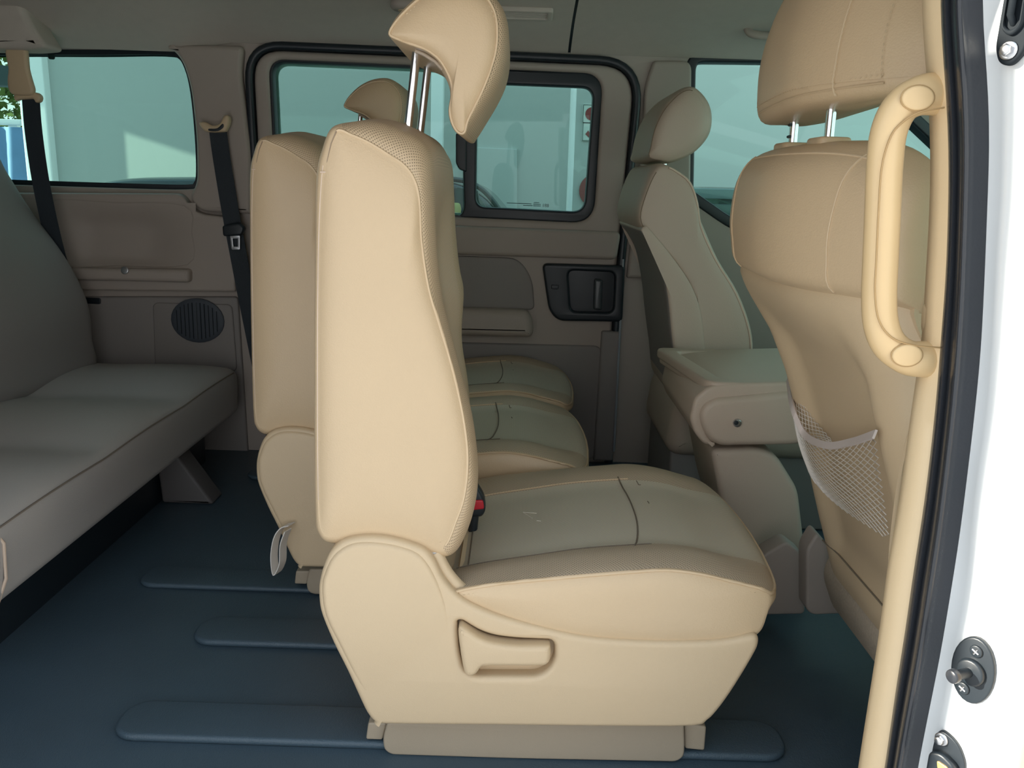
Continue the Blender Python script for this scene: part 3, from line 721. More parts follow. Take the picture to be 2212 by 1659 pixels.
for yy in (1.155, 1.305):
    g_ = plate('post_guide', [roundpoly([(.388, yy - .030), (.432, yy - .030), (.432, yy + .030), (.388, yy + .030)], .012)], .925, .948, .005, LEA, ub, axis='z')
    pst = tube('post', [VV(.412, yy, .84), VV(.41, yy, .93), VV(.408, yy, 1.03)], .0066, CHR, hn, seg=14)
    if yy > 1.2:
        for k in range(3):
            tube('notch', [VV(.4028, yy - .005, .957 + .017 * k), VV(.4028, yy + .005, .957 + .017 * k)], .0022, BLK, hn, seg=6)
G0 = [(.372, .985), (.366, 1.03), (.368, 1.08), (.382, 1.13), (.41, 1.17), (.45, 1.185), (.485, 1.165), (.50, 1.11), (.50, 1.05), (.485, .995), (.45, .985), (.41, .985)]
G1 = [(.362, .982), (.352, 1.03), (.355, 1.09), (.372, 1.15), (.405, 1.20), (.45, 1.22), (.495, 1.195), (.512, 1.12), (.512, 1.05), (.493, .992), (.45, .975), (.41, .974)]
def gmod(i, t, a, b):
    c = abs(t - .5) * 2
    a += (.100 * c ** 2 if t < .5 else .020 * c ** 3) * sm(.47, .37, a) - (.035 * c ** 2 * sm(.42, .50, a) if t < .5 else 0)
    if b > 1.0: b -= .06 * c ** 4 * sm(1.0, 1.2, b)
    else: b += .02 * sm(.5, 0, 1 - t) * 0 + .016 * (1 - t)
    return a, b
pd = pillow('pad', G0, G1, .99, 1.405, .10, [LEA, LEA, LEA], hn, nd=9, nm=14, k=5, bulge=.015, mod=gmod)
g1 = spl(G1, 5)
def on_head(i, y):
    t = (y - .99) / .415; p = g1[int(i * 5)]; a, b = gmod(i, t, p.x, p.y); return VV(a - .0005, y, b)
pth = [on_head(i / 5, 1.09 - .012 * math.sin(i / 24 * 3)) for i in range(0, 24)]
tube('seam', pth, .0013, STI, pd, seg=5); stitches('stitching', [p + VV(-.001, -.004, 0) for p in pth], STI, pd, .007, .005, .0009)
bt = [on_head(.2, 1.03 + .31 * i / 20) for i in range(21)]
tube('seam', bt, .0012, LEA, pd, seg=5)
stitches('stitching', [on_head(.4, 1.03 + .31 * i / 20) + VV(-.0008, 0, 0) for i in range(21)], STI, pd, .007, .005, .0009)
stitches('stitching', [on_head(.4 + 3.2 * i / 20, 1.030) + VV(-.0008, -.0004, 0) for i in range(21)], STI, pd, .007, .005, .0009)
# hard back shell with recessed middle
tab = [PY(a, b, 1.45) for a, b in ((1576, 585), (1592, 622), (1640, 705), (1672, 790), (1700, 900), (1722, 1000), (1742, 1100), (1770, 1230), (1790, 1300))]
def shell_x(z):
    for a, b in zip(tab, tab[1:]):
        if a.z >= z >= b.z: return a.x + (b.x - a.x) * (a.z - z) / (a.z - b.z)
    return tab[0].x if z > tab[0].z else tab[-1].x
def shell_pt(y, z):
    t = (y - yA) / (yB - yA)
    x = shell_x(z) + .004
    rec = .028 * sm(.10, .24, t) * (1 - sm(.76, .90, t)) * 0 + .028 * sm(.12, .26, t) * (1 - sm(.78, .92, t)) * (1 - sm(.62, .735, z)) * sm(.23, .30, z)
    e = abs(t - .5) * 2
    return VV(x + rec + .045 * e ** 10 + (.06 * e ** 2 * sm(.56, .757, z) if t < .5 else 0), y, z)
V = []; F = []
NZ, NY = 40, 44
zt, zb = .757, .215
for i in range(NZ + 1):
    z = zt + (zb - zt) * i / NZ; nar = .035 * (1 - sm(.10, .40, z))
    for j in range(NY + 1):
        y = yA + nar + (yB - yA - 2 * nar) * j / NY
        p = shell_pt(yA + (yB - yA) * j / NY, z); p.y = y; V.append(p)
n0 = len(V)
for i in range(NZ + 1):
    for j in range(NY + 1):
        p = V[i * (NY + 1) + j]; V.append(VV(shell_x(p.z) + (.10 if .1 < j / NY < .9 else .09), p.y, p.z))
for i in range(NZ):
    for j in range(NY):
        a = i * (NY + 1) + j; F.append((a, a + 1, a + NY + 2, a + NY + 1)); F.append((n0 + a, n0 + a + NY + 1, n0 + a + NY + 2, n0 + a + 1))
for i in range(NZ):
    for j in (0, NY):
        a = i * (NY + 1) + j; F.append((a, a + NY + 1, n0 + a + NY + 1, n0 + a))
for j in range(NY):
    for i in (0, NZ):
        a = i * (NY + 1) + j; F.append((a, a + 1, n0 + a + 1, n0 + a))
shl = mesh('back_shell', V, F, PLA, fn, angle=50)
# joint line across the shell's far edge and the lower trim band
tube('shell_joint', [shell_pt(y, .262) + VV(-.001, 0, 0) for y in [yA + .05 + .41 * i / 20 for i in range(21)]], .0016, mat('joint_dark', (.2, .16, .11), .8), shl, seg=5)
tube('pocket_rim', spl([PX(1985, 880, .46), PX(1952, 1000, .475), PX(1930, 1150, .50), PX(1922, 1262, .52)], 4, False), .004, PLA, shl, seg=6)
# mesh pocket: hem, front net and the gusset behind it
pk = empty('net_pocket', shell_pt(1.2, .3)); pk.parent = fn; pk.location = shell_pt(1.2, .3) - fn.location
def pxx(a, b, bulge):
    """point on the shell's rear face under a picture position, stood off by bulge"""
    X = .5
    for _ in range(8):
        p = PX(a, b, X); X = shell_pt(min(yB, max(yA, p.y)), max(zb, min(zt, p.z))).x - bulge
    return PX(a, b, X)
hem = spl([pxx(1702, 818, .004), pxx(1712, 880, .012), pxx(1738, 938, .022), pxx(1785, 962, .032), pxx(1838, 955, .026), pxx(1890, 938, .012)], 8, False)
bot = spl([pxx(1736, 985, .004), pxx(1752, 1030, .006), pxx(1785, 1070, .006), pxx(1825, 1104, .006), pxx(1870, 1134, .006), pxx(1922, 1168, .004)], 8, False)
ribbon('hem', hem, .012, (.25, 0, 1), .003, mat('hem_tape', (.60, .52, .48), .8), pk)
def net(name, A, B, nu, nv, bul, r=.0006):
    bm = bmesh.new(); g = {}
    def pt(u, v):
        f = u * (len(A) - 1); i = min(int(f), len(A) - 2); a = A[i].lerp(A[i + 1], f - i); b = B[i].lerp(B[i + 1], f - i)
        p = a.lerp(b, v); p.x -= bul * math.sin(math.pi * v) * math.sin(math.pi * u); return p
    for j in range(nv * 2 + 1):
        for i in range(nu * 2 + 1):
            if (i + j) % 2 == 0: g[i, j] = bm.verts.new(pt(i / (nu * 2), j / (nv * 2)))
    for j in range(1, nv * 2):
        for i in range(1, nu * 2):
            if (i + j) % 2 == 1: bm.faces.new((g[i - 1, j], g[i, j - 1], g[i + 1, j], g[i, j + 1]))
    me = bpy.data.meshes.new(name); bm.to_mesh(me); bm.free()
    o = bpy.data.objects.new(name, me); COL.objects.link(o)
    md = o.modifiers.new('w', 'WIREFRAME'); md.thickness = r * 2; md.use_even_offset = False
    m2 = bpy.data.meshes.new_from_object(o.evaluated_get(bpy.context.evaluated_depsgraph_get())); bpy.data.objects.remove(o)
    m2.name = name
    o = link(name, m2, NET, pk); o['kind'] = 'stuff'; return o
net('net', hem, bot, 19, 15, .010, .0008)
gA = spl([pxx(1704, 822, .001), pxx(1730, 862, .001), pxx(1765, 912, .001), pxx(1802, 957, .001)], 8, False)
gB = spl([pxx(1704, 824, .004), pxx(1713, 882, .011), pxx(1740, 938, .020), pxx(1786, 960, .030)], 8, False)
net('net', gA, gB, 13, 4, 0.0, .0008)
# carpeted seat frame, brackets and bolts under the shell
plate('cushion_side', [roundpoly([(.615, .115), (1.05, .10), (1.05, .25), (.60, .25), (.58, .20)], .03)], yA + .02, yB - .03, .025, CPT, fn, res=4)
for l, Y in (([(1742, 1190), (1766, 1150), (1800, 1190), (1848, 1262), (1848, 1326), (1756, 1330), (1742, 1318)], 1.475), ([(1648, 1200), (1700, 1170), (1738, 1200), (1740, 1328), (1640, 1330), (1630, 1290)], 1.54)):
    pp = [(a, max(b, .001)) for a, b in xz(l, Y)]
    br = plate('rail_bracket', [roundpoly(pp, .012)], Y, Y + .05, .006, TRM, fn)
disc('bolt', PY(1817, 1287, 1.474), (0, -1, 0), .006, .004, BLK, fn, 10)
# ---- far front seat
ff = empty('front_seat', (0.45, 2.25, 0), 'far front seat with rounded lowered headrest beside the front window', 'seat', 'front seats')
y0f, y1f = 2.04, 2.48
L0 = [(1418, 372), (1396, 420), (1384, 470), (1402, 508), (1450, 560), (1486, 613), (1507, 670), (1516, 740), (1520, 850), (1560, 870), (1618, 860), (1622, 780), (1618, 715), (1590, 635), (1545, 560), (1514, 490), (1506, 440), (1490, 395), (1460, 370), (1440, 362)]
l0 = xz(L0, y0f); cx = sum(p[0] for p in l0) / 20; cz = sum(p[1] for p in l0) / 20
l1 = [(a + (.012 if a > cx else -.010), b + (.010 if b > .86 else 0)) for a, b in l0]
fb = pillow('backrest', l0, l1, y0f, y1f, .05, [LEI, LEI, LEI], ff, nd=6, nm=12, k=4)
tube('piping', at_y(spl(l0, 4)[32:76], y0f), .003, PIP, fb, seg=6)
tube('seam', at_y(spl(l0, 4)[0:34], y0f + .001), .0016, mat('seam_brown', (.2, .15, .1), .8), fb, seg=5)
K0 = [(1392, 488), (1410, 506), (1452, 558), (1488, 612), (1509, 668), (1518, 740), (1520, 800), (1520, 880), (1470, 880), (1458, 800), (1448, 720), (1440, 640), (1426, 568), (1403, 522), (1384, 498)]
k0 = xz(K0, y0f + .01)
pillow('back_shell', k0, [(a - (.004 if i > 7 else 0), b) for i, (a, b) in enumerate(k0)], y0f - .010, y1f - .01, .02, [LEI, TRD, TRD], ff, nd=5, nm=10, k=4, bulge=.004, front=(8.5, 14))
E0 = [(1403, 338), (1406, 318), (1416, 276), (1438, 234), (1470, 202), (1496, 196), (1520, 222), (1528, 255), (1520, 292), (1492, 326), (1450, 344), (1430, 346)]
E1 = [(1398, 342), (1400, 315), (1410, 270), (1432, 226), (1466, 194), (1498, 188), (1528, 218), (1538, 255), (1530, 295), (1496, 332), (1450, 352), (1425, 350)]
e0, e1 = xz(E0, 2.09), xz(E1, 2.13)
hf = pillow('headrest', e0, e1, 2.09, 2.43, .06, [LEI, LEI, LEI], ff, nd=7, nm=10, k=4, bulge=.014)
tube('seam', at_y(spl(e0, 4)[:21], 2.0895), .0012, mat('seam_brown2', (.2, .15, .1), .8), hf, seg=5)
for yy in (2.17, 2.31):
    q = PY(1430, 372, 2.2); tube('post', [VV(q.x, yy, q.z - .06), VV(q.x, yy, q.z + .04)], .006, CHR, hf, seg=10)
    disc('post_guide', VV(q.x, yy, q.z - .004), (0, 0, 1), .018, .012, LEI, fb, 14)
plate('cushion', [roundpoly([(.40, .20), (.95, .20), (.98, .36), (.60, .40), (.42, .36)], .05)], y0f + .01, y1f - .02, .04, LEI, ff, res=4)
box('seat_base', .42, .9, y0f + .04, y1f - .06, 0.0, .22, TRD, ff, .01)
# ---- folded middle seat used as a console
cn = empty('centre_console', (0.55, 1.75, 0), 'folded middle seat back forming a console tray with a bolt in its rounded side', 'console')
yc = 1.62
cs_ = xz([(1512, 905), (1518, 880), (1540, 864), (1580, 858), (1800, 850), (1800, 950), (1600, 965), (1550, 962), (1524, 940)], yc)
cb = plate('tray_body', [[tuple(p) for p in spl(cs_, 4)]], yc, yc + .30, .016, LEI, cn, res=5, angle=60)
rr_ = xz([(1490, 905), (1500, 860), (1530, 835), (1570, 828), (1800, 822), (1800, 862), (1545, 868), (1524, 885), (1518, 905), (1530, 945), (1550, 965), (1520, 960), (1500, 935)], yc + .012)
plate('tray_surround', [roundpoly(rr_, .01)], yc + .010, yc + .36, .008, LEI, cn)
pp = [PY(1540, 860, yc + .02), PY(1800, 850, yc + .02), PY(1800, 794, yc + .38), PY(1490, 800, yc + .38)]
pts_ = [(p.x, p.y) for p in pp]
zt_ = PY(1560, 832, yc + .02).z
zt_ = zt_ + .004
plate('tray_top', [roundpoly([(pts_[0][0] - .01, yc + .02), (.80, yc + .02), (.80, yc + .36), (pts_[0][0] - .06, yc + .36)], .03)], zt_ - .03, zt_ - .006, .006, LEI, cn, axis='z')
plate('tray_rim', [roundpoly([(pts_[0][0] - .015, yc + .012), (.80, yc + .012), (.80, yc + .37), (pts_[0][0] - .065, yc + .37)], .03), roundpoly([(pts_[0][0] + .02, yc + .05), (.78, yc + .05), (.78, yc + .33), (pts_[0][0] - .02, yc + .33)], .02)], zt_ - .018, zt_ + .004, .006, LEI, cn, axis='z')
bo = disc('bolt', PY(1592, 913, yc - .001), (0, -1, 0), .0085, .006, STL, cb, 12)
disc('bolt_socket', PY(1590, 913, yc - .006), (0, -1, 0), .005, .002, BLK, cb, 10)
bs = [(a, max(b, .001)) for a, b in xz([(1536, 972), (1640, 968), (1680, 985), (1726, 1060), (1740, 1180), (1740, 1330), (1640, 1330), (1600, 1230), (1560, 1100)], yc + .03)]
plate('console_base', [roundpoly(bs, .02)], yc + .03, yc + .30, .014, LEI, cn)

# ================================================================== BELTS, HANDLES, VENTS
b1 = empty('seat_belt', PY(60, 215, 2.46), 'dark seat belt hanging from a beige anchor cover in front of the rear side window', 'seat belt')
yb1 = 2.47
pts = [PY(66, 205, yb1), PY(72, 280, yb1), PY(86, 380, yb1), PY(104, 470, yb1), PY(126, 560, yb1), PY(150, 640, yb1)]
ribbon('webbing', spl(pts, 5, False), .050, (1, 0, .04), .002, BLT, b1)
an = [(22, 103), (62, 100), (70, 150), (78, 180), (82, 195), (78, 206), (62, 208), (38, 206), (28, 196), (25, 175), (27, 150)]
plate('anchor_cover', [[tuple(p) for p in spl(xz(an, yb1), 3)]], yb1 - .026, yb1 - .004, .009, PLA, b1, res=4)
gd = [(33, 206), (44, 202), (84, 200), (93, 208), (92, 220), (82, 224), (78, 214), (45, 216), (38, 220)]
plate('belt_guide', [roundpoly(xz(gd, yb1), .008)], yb1 - .016, yb1 + .008, .007, PLA, b1, res=4)
plate('roof_bracket', [roundpoly(xz([(-160, -20), (44, -22), (66, 40), (108, 104), (60, 108), (-160, 104)], 2.44), [.02, .02, .05, .02, .01, .01], 5)], 2.42, 2.53, .02, HEA, b1, res=4)
b2 = empty('seat_belt', PY(470, 275, 2.55), 'dark seat belt with metal tongue hanging from the beige pillar cover', 'seat belt')
yb2 = 2.55
pts = [PY(470, 276, yb2), PY(477, 330, yb2), PY(488, 400, yb2), PY(500, 470, yb2), PY(514, 545, yb2), PY(532, 640, yb2), PY(556, 760, yb2), PY(580, 880, yb2)]
ribbon('webbing', spl(pts, 5, False), .052, (1, 0, .03), .002, BLT, b2)
gd = [(434, 266), (446, 264), (462, 272), (478, 268), (487, 252), (496, 250), (500, 262), (494, 280), (486, 286), (452, 286), (440, 278)]
plate('belt_guide', [[tuple(p) for p in spl(xz(gd, yb2), 3)]], yb2 - .020, yb2 + .006, .008, PLA, b2, res=4)
plate('guide_slot', [[tuple(p) for p in spl(xz([(456, 279), (474, 278), (486, 268), (488, 276), (476, 284), (458, 284)], yb2), 3)]], yb2 - .0215, yb2 - .012, .002, BLK, b2)
tg = plate('tongue', [roundpoly(xz([(484, 487), (520, 480), (532, 492), (526, 508), (486, 510)], yb2), .008)], yb2 - .020, yb2 + .006, .006, BLK, b2)
plate('tongue_blade', [roundpoly(xz([(499, 508), (521, 508), (521, 539), (503, 539)], yb2), .004), roundpoly(xz([(505, 515), (516, 515), (516, 532), (507, 532)], yb2), .002)], yb2 - .012, yb2 - .009, .001, STL, tg)

# grab handle on the near pillar
gh = empty('grab_handle', PY(2030, 770, .81), 'tan plastic grab handle with two oval screw caps on the near door pillar', 'handle')
hp = spl([PY(2046, 206, .825), PY(2025, 203, .815), PY(1985, 207, .81), PY(1945, 232, .81), (PY(1920, 285, .81)), PY(1911, 360, .81), PY(1907, 450, .81), PY(1902, 560, .81), PY(1899, 640, .81), PY(1903, 700, .81), PY(1922, 745, .81), PY(1960, 772, .81), PY(2000, 776, .812), PY(2032, 776, .825)], 5, False)
n_ = len(hp)
def hr_(i):
    u = i / (n_ - 1)
    return .0168 + .0035 * (1 - sm(0, .25, u)) + .0022 * sm(.78, 1, u)
tube('grip', hp, [hr_(i) for i in range(n_)], PLT, gh, seg=20, flat=.85)
def on_side(l, k): return spl([PY(a, b, .81 - k) for a, b in l], 5, False)
sd = mat('handle_joint', (.42, .27, .12), .6)
tube('joint_line', on_side([(2040, 232), (1985, 243), (1945, 268), (1922, 300), (1905, 360), (1898, 450), (1893, 560), (1890, 630), (1898, 690), (1925, 728), (1970, 745), (2040, 752)], .0152), .0009, sd, gh, seg=5)
for a, b, ax in ((1981, 212, .021), (1958, 767, .021)):
    c = PY(a, b, .81 - .0135)
    disc('screw_cap', c, (0, -1, .0), .0148, .0035, PLT, gh, 28, ry=.0108)
    rim = [c + VV(.0152 * math.cos(t_ * math.pi / 14), -.0012, .0112 * math.sin(t_ * math.pi / 14)) for t_ in range(28)]
    tube('cap_joint', rim, .0006, sd, gh, closed=True, seg=5)
# lower pillar moulding behind the handle
plate('pillar_moulding', [roundpoly(xz([(2004, 655), (2046, 657), (2040, 790), (2020, 750), (2000, 720)], .82), .008)], .818, .835, .005, PLP, t3)

# ceiling vents
def vent(cx, cy, label):
    c = VV(cx, cy, ceil_z(cy)); s = math.atan2(ceil_z(cy + .03) - ceil_z(cy - .03), .06)
    r = empty('air_vent', c, label, 'vent', 'ceiling air vents')
    def pl(name, loops, d0, d1, b_, m):
        o = plate(name, loops, d0, d1, b_, m, None, axis='z'); o.data.transform(Matrix.Rotation(s, 4, 'X')); o.parent = r; return o
    pl('vent_frame', [rrect(-.082, -.032, .082, .032, .008), rrect(-.066, -.020, .066, .020, .004)], -.010, .004, .004, HEA)
    pl('vent_back', [rrect(-.07, -.024, .07, .024, .004)], -.001, .003, .001, BLK)
    for k in range(5):
        pl('slat', [rrect(-.067, -.0185 + k * .0078, .067, -.0135 + k * .0078, .002)], -.007, -.002, .001, HEA)
    return r
def ceil_hit(px, py):
    lo = None
    for k in range(400):
        y = 1.6 + k * .0025; p = PY(px, py, y)
        if p.z >= ceil_z(min(y, 2.62)): return p
    return PY(px, py, 2.3)
q = ceil_hit(1128, 26); vent(q.x, q.y, 'slatted vent in the headlining right of the raised headrest')
q = ceil_hit(515, -22); vent(q.x, q.y, 'slatted vent in the headlining cut by the top edge above the pillar belt')
# roof lamp half hidden by the raised headrest, roof handle
q = ceil_hit(885, 4)
rl = empty('roof_lamp', q, 'rounded roof lamp showing left of the raised headrest', 'lamp')
o = plate('lamp_base', [rrect(-.05, -.035, .12, .035, .03, 6)], -.022, .004, .012, TRM, rl, axis='z', res=4); o.data.transform(Matrix.Translation(q))
o = plate('lamp_lens', [rrect(-.03, -.02, .10, .02, .015, 6)], -.025, -.018, .003, PLA, rl, axis='z'); o.data.transform(Matrix.Translation(q))
q = ceil_hit(1640, 66)
rh = empty('ceiling_grip', q, 'flush roof handle in the headlining beside the near front headrest', 'handle')
tube('grip', spl([q + VV(-.035, 0, .012), q + VV(-.025, -.012, -.010), q + VV(.02, -.018, -.016), q + VV(.10, -.018, -.016), q + VV(.14, 0, .01)], 5, False), .012, TRM, rh, seg=10, flat=.7)
o = disc('handle_well', q + VV(-.02, 0, .012), (0, -.25, -1), .045, .006, TRD, rh, 20)

# ================================================================== HARDWARE ON THE WHITE JAMB
JN = VV(-.845, -.535, 0)                     # outward direction of the slanted jamb face
def jx(px, py):
    """point on the white jamb face under a picture position"""
    Y = .69
    for _ in range(12):
        z = PY(px, py, Y).z; d = sample(ED, max(-.05, min(1.15, z)))
        o = VV(d.x + .004, d.y - .006, 0); r_ = ray(px, py)
        t = (o.x * JN.x + o.y * JN.y) / (r_.x * JN.x + r_.y * JN.y); Y = r_.y * t
    return PY(px, py, Y)
def jset(r):
    """turn a fitting built facing -x so that it lies on the slanted face, about its own base"""
    r.rotation_euler = (0, 0, math.atan2(-JN.y, -JN.x))
c = jx(2106, 1446)
gp = empty('guide_pin', c, 'black oval plate with round-headed guide pin and two screws on the white jamb', 'striker')
def ellip(cy, cz, ry, rz, n=28, ex=1.0): return [(cy + ry * math.cos(2 * math.pi * i / n), cz + rz * math.sin(2 * math.pi * i / n)) for i in range(n)]
plate('pin_plate', [ellip(c.y, c.z, .021, .0345)], c.x - .005, c.x + .002, .002, BLK, gp, axis='x')
for dy, dz in ((-.001, .0215), (.005, -.0215)):
    s_ = disc('screw', c + VV(-.005, dy, dz), (-1, 0, 0), .0062, .002, BLK, gp, 16)
    for a in (0, 1):
        t_ = VV(0, math.cos(.4 + a * 1.57), math.sin(.4 + a * 1.57)) * .0034
        tube('cross_slot', [c + VV(-.0072, dy, dz) - t_, c + VV(-.0072, dy, dz) + t_], .0009, STL, s_, seg=5)
disc('pin_boss', c + VV(-.004, .0, -.001), (-1, 0, 0), .0135, .006, BLK, gp, 22)
pn = tube('pin', [c + VV(-.004, 0, -.001), c + VV(-.028, .004, -.001)], .0048, BLK, gp, seg=14)
disc('pin_head', c + VV(-.026, .004, -.001), (-1, .15, 0), .0068, .006, RUB, gp, 18)
c = jx(2050, 1650)
cp = empty('contact_plate', c, 'black contact plate with brass contacts and a hex bolt low on the white jamb', 'contact')
plate('base_plate', [roundpoly([(c.y + .016, c.z - .03), (c.y - .016, c.z - .03), (c.y - .018, c.z + .012), (c.y - .006, c.z + .030), (c.y + .014, c.z + .034), (c.y + .017, c.z + .012)], .009)], c.x - .004, c.x + .002, .0015, BLK, cp, axis='x')
plate('contact_block', [roundpoly([(c.y + .016, c.z - .03), (c.y - .012, c.z - .03), (c.y - .012, c.z + .008), (c.y + .004, c.z + .014), (c.y + .016, c.z + .008)], .006)], c.x - .012, c.x - .002, .003, BLK, cp, axis='x')
for dz in (.001, -.0115):
    plate('contact', [roundpoly([(c.y + .006, c.z + dz + .004), (c.y - .006, c.z + dz + .0035), (c.y - .008, c.z + dz - .003), (c.y + .004, c.z + dz - .0045)], .0025)], c.x - .0132, c.x - .010, .0008, GLD, cp, axis='x')
hb_ = disc('bolt', c + VV(-.004, .009, .024), (-1, 0, 0), .0068, .002, STL, cp, 18)
disc('bolt_head', c + VV(-.006, .009, .024), (-1, 0, 0), .0048, .005, STL, hb_, 6)
c = jx(2190, 70)
la = empty('latch_striker', c, 'dark striker plate with silver bolt at the top of the white jamb', 'striker')
plate('base_plate', [roundpoly([(c.y + .010, c.z + .06), (c.y - .014, c.z + .06), (c.y - .014, c.z - .016), (c.y - .004, c.z - .027), (c.y + .006, c.z - .024), (c.y + .011, c.z - .012)], .008)], c.x - .005, c.x + .002, .002, DKM, la, axis='x')
plate('slot_rim', [roundpoly([(c.y + .007, c.z + .055), (c.y - .010, c.z + .055), (c.y - .010, c.z + .002), (c.y - .002, c.z - .005), (c.y + .007, c.z + .002)], .006), roundpoly([(c.y + .005, c.z + .052), (c.y - .007, c.z + .052), (c.y - .007, c.z + .004), (c.y - .001, c.z), (c.y + .005, c.z + .005)], .004)], c.x - .009, c.x - .003, .002, DKM, la, axis='x')
tube('striker_wire', [c + VV(-.010, -.001, .05), c + VV(-.011, -.001, .012), c + VV(-.004, -.001, .006)], .0028, DKM, la, seg=10)
bb = disc('bolt', c + VV(-.005, -.001, -.0145), (-1, 0, 0), .0075, .002, STL, la, 20)
disc('bolt_head', c + VV(-.007, -.001, -.0145), (-1, 0, 0), .005, .005, STL, bb, 6)

for r_ in (gp, cp, la): jset(r_)

# ================================================================== OUTSIDE
gr = box('ground', -14, 14, -12, 16, -.62, -.58, GRD); tag(gr, kind='structure')
YW = 6.0
wx0 = PY(103, 200, YW).x
ow = box('wall_garage', wx0, 7.0, YW, YW + .2, -.6, 4.5, WAL); tag(ow, kind='structure')
fin = PY(60, 200, YW)
plate('corner_post', [[(wx0 - .16, -.58), (wx0 + .02, -.58), (wx0 + .02, 3.2), (wx0 - .16, 3.2)]], YW - .075, YW + .1, .01, WHT, ow)
pb = xz([(1000, 317), (1117, 322), (1117, 560), (1000, 560)], YW)
plate('wall_panel', [pb], YW - .03, YW + .01, .008, WAL, ow)
# white square column and drain pipe
q0, q1 = PY(931, 200, 5.6), PY(957, 200, 5.6)
co = empty('white_column', VV((q0.x + q1.x) / 2, 5.65, -.58), 'white square column standing outside behind the sliding door window', 'column')
box('shaft', q0.x, q1.x, 5.6, 5.7, -.58, 2.6, WHT, co, .004)
box('plinth', q0.x - .02, q1.x + .02, 5.58, 5.72, -.58, -.3, WHT, co, .004)
dp = empty('drain_pipe', PY(1238, 450, 5.7), 'thin white drain pipe running up the wall outside the sliding pane', 'pipe')
pa, pb_ = PY(1243, 100, 5.7), PY(1229, 460, 5.7)
tube('pipe', [VV(pb_.x - .01, 5.7, -.58), pb_, pa, VV(pa.x, 5.7, 2.6)], .020, WHT, dp, seg=12)
for zz in (.2,):
    t = (zz - pb_.z) / (pa.z - pb_.z); x = pb_.x + (pa.x - pb_.x) * t
    tube('bracket', [VV(x, 5.7, zz - .01), VV(x, 5.7, zz + .01)], .026, WHT, dp, seg=12)
    box('bracket_arm', x - .01, x + .01, 5.7, YW - .001, zz - .008, zz + .008, WHT, dp)
# signs on the wall at the edge of the sliding pane
def sign(l, kind, label):
    cc = PY(*l, YW - .012); s_ = .062
    r = empty('wall_sign', cc, label, 'sign', 'safety signs on the outside wall')
    plate('plate', [rrect(cc.x - s_, cc.z - s_, cc.x + s_, cc.z + s_, .006)], YW - .012, YW, .002, SGP, r)
    tube('border', [VV(cc.x + a * s_ * .93, YW - .013, cc.z + b * s_ * .93) for a, b in ((-1, -1), (1, -1), (1, 1), (-1, 1))], .0025, DRK, r, closed=True, seg=4)
    if kind == 0: plate('symbol', [ellip(cc.x, cc.z, .043, .043)], YW - .016, YW - .011, .001, SIG, r)
    else: plate('symbol', [[(cc.x - .04, cc.z - .015), (cc.x - .005, cc.z - .045), (cc.x + .045, cc.z - .045), (cc.x + .045, cc.z - .02), (cc.x + .015, cc.z - .02), (cc.x + .045, cc.z + .03), (cc.x + .02, cc.z + .045), (cc.x - .012, cc.z - .005), (cc.x - .02, cc.z + .01)]], YW - .016, YW - .011, .001, SIG, r)
sign((1278, 246), 0, 'small square wall sign with a dark red disc, the upper one')
sign((1277, 285), 1, 'small square wall sign with a dark red arrow, below the disc sign')
cc = PY(1287, 412, YW - .03)
rd = empty('round_sign', cc, 'round dark red sign on the wall at the lower right of the sliding pane', 'sign')
plate('sign_disc', [ellip(cc.x, cc.z, .115, .115)], YW - .02, YW, .003, SIG, rd)
plate('sign_face', [ellip(cc.x + .02, cc.z, .085, .085)], YW - .024, YW - .018, .002, SGP, rd)
# parked dark hatchback between the van and the wall
YC0, YC1 = 3.9, 5.2
pcx = [(-100, 470), (140, 415), (225, 402), (270, 390), (330, 383), (430, 382), (600, 380), (800, 383), (960, 386), (1020, 398), (1056, 420), (1080, 446), (1110, 480), (1160, 520), (1260, 545), (1300, 600), (1300, 760), (-110, 720), (-120, 540)]
carp = xz(pcx, YC0 + .25)
pcar = empty('parked_car', VV(-.8, 4.6, -.58), 'dark parked hatchback whose roof shows low through the rear and sliding windows', 'car')
k1 = [(a, b) for a, b in carp]; ccx = sum(a for a, b in k1) / len(k1); ccz = sum(b for a, b in k1) / len(k1)
k0 = [(ccx + (a - ccx) * .97, ccz + (b - ccz) * .9) for a, b in k1]
pillow('body', k0, k1, YC0, YC1, .25, [CAR, CAR, CAR], pcar, nd=6, nm=8, k=4, bulge=.02)
wn = xz([(985, 402), (1012, 408), (1040, 428), (1062, 462), (1075, 500), (985, 500)], YC0 + .04)
plate('side_window', [roundpoly(wn, .02)], YC0 - .012, YC0 + .06, .004, CGL, pcar)
plate('window_bar', [roundpoly(xz([(1026, 410), (1032, 412), (1052, 500), (1044, 500)], YC0), .002)], YC0 - .018, YC0 + .02, .003, CAR, pcar)
tube('roof_rail', at_y(spl(xz([(930, 384), (1000, 390), (1040, 408), (1070, 440), (1092, 475)], YC0 + .05), 4, False), YC0 + .03), .012, CAR, pcar, seg=8)
for wx in (-1.75, .15):
    disc('wheel', VV(wx, YC0 + .18, -.30), (0, -1, 0), .28, .2, RUB, pcar, 24)
    disc('wheel', VV(wx, YC1 - .20, -.30), (0, 1, 0), .28, .2, RUB, pcar, 24)
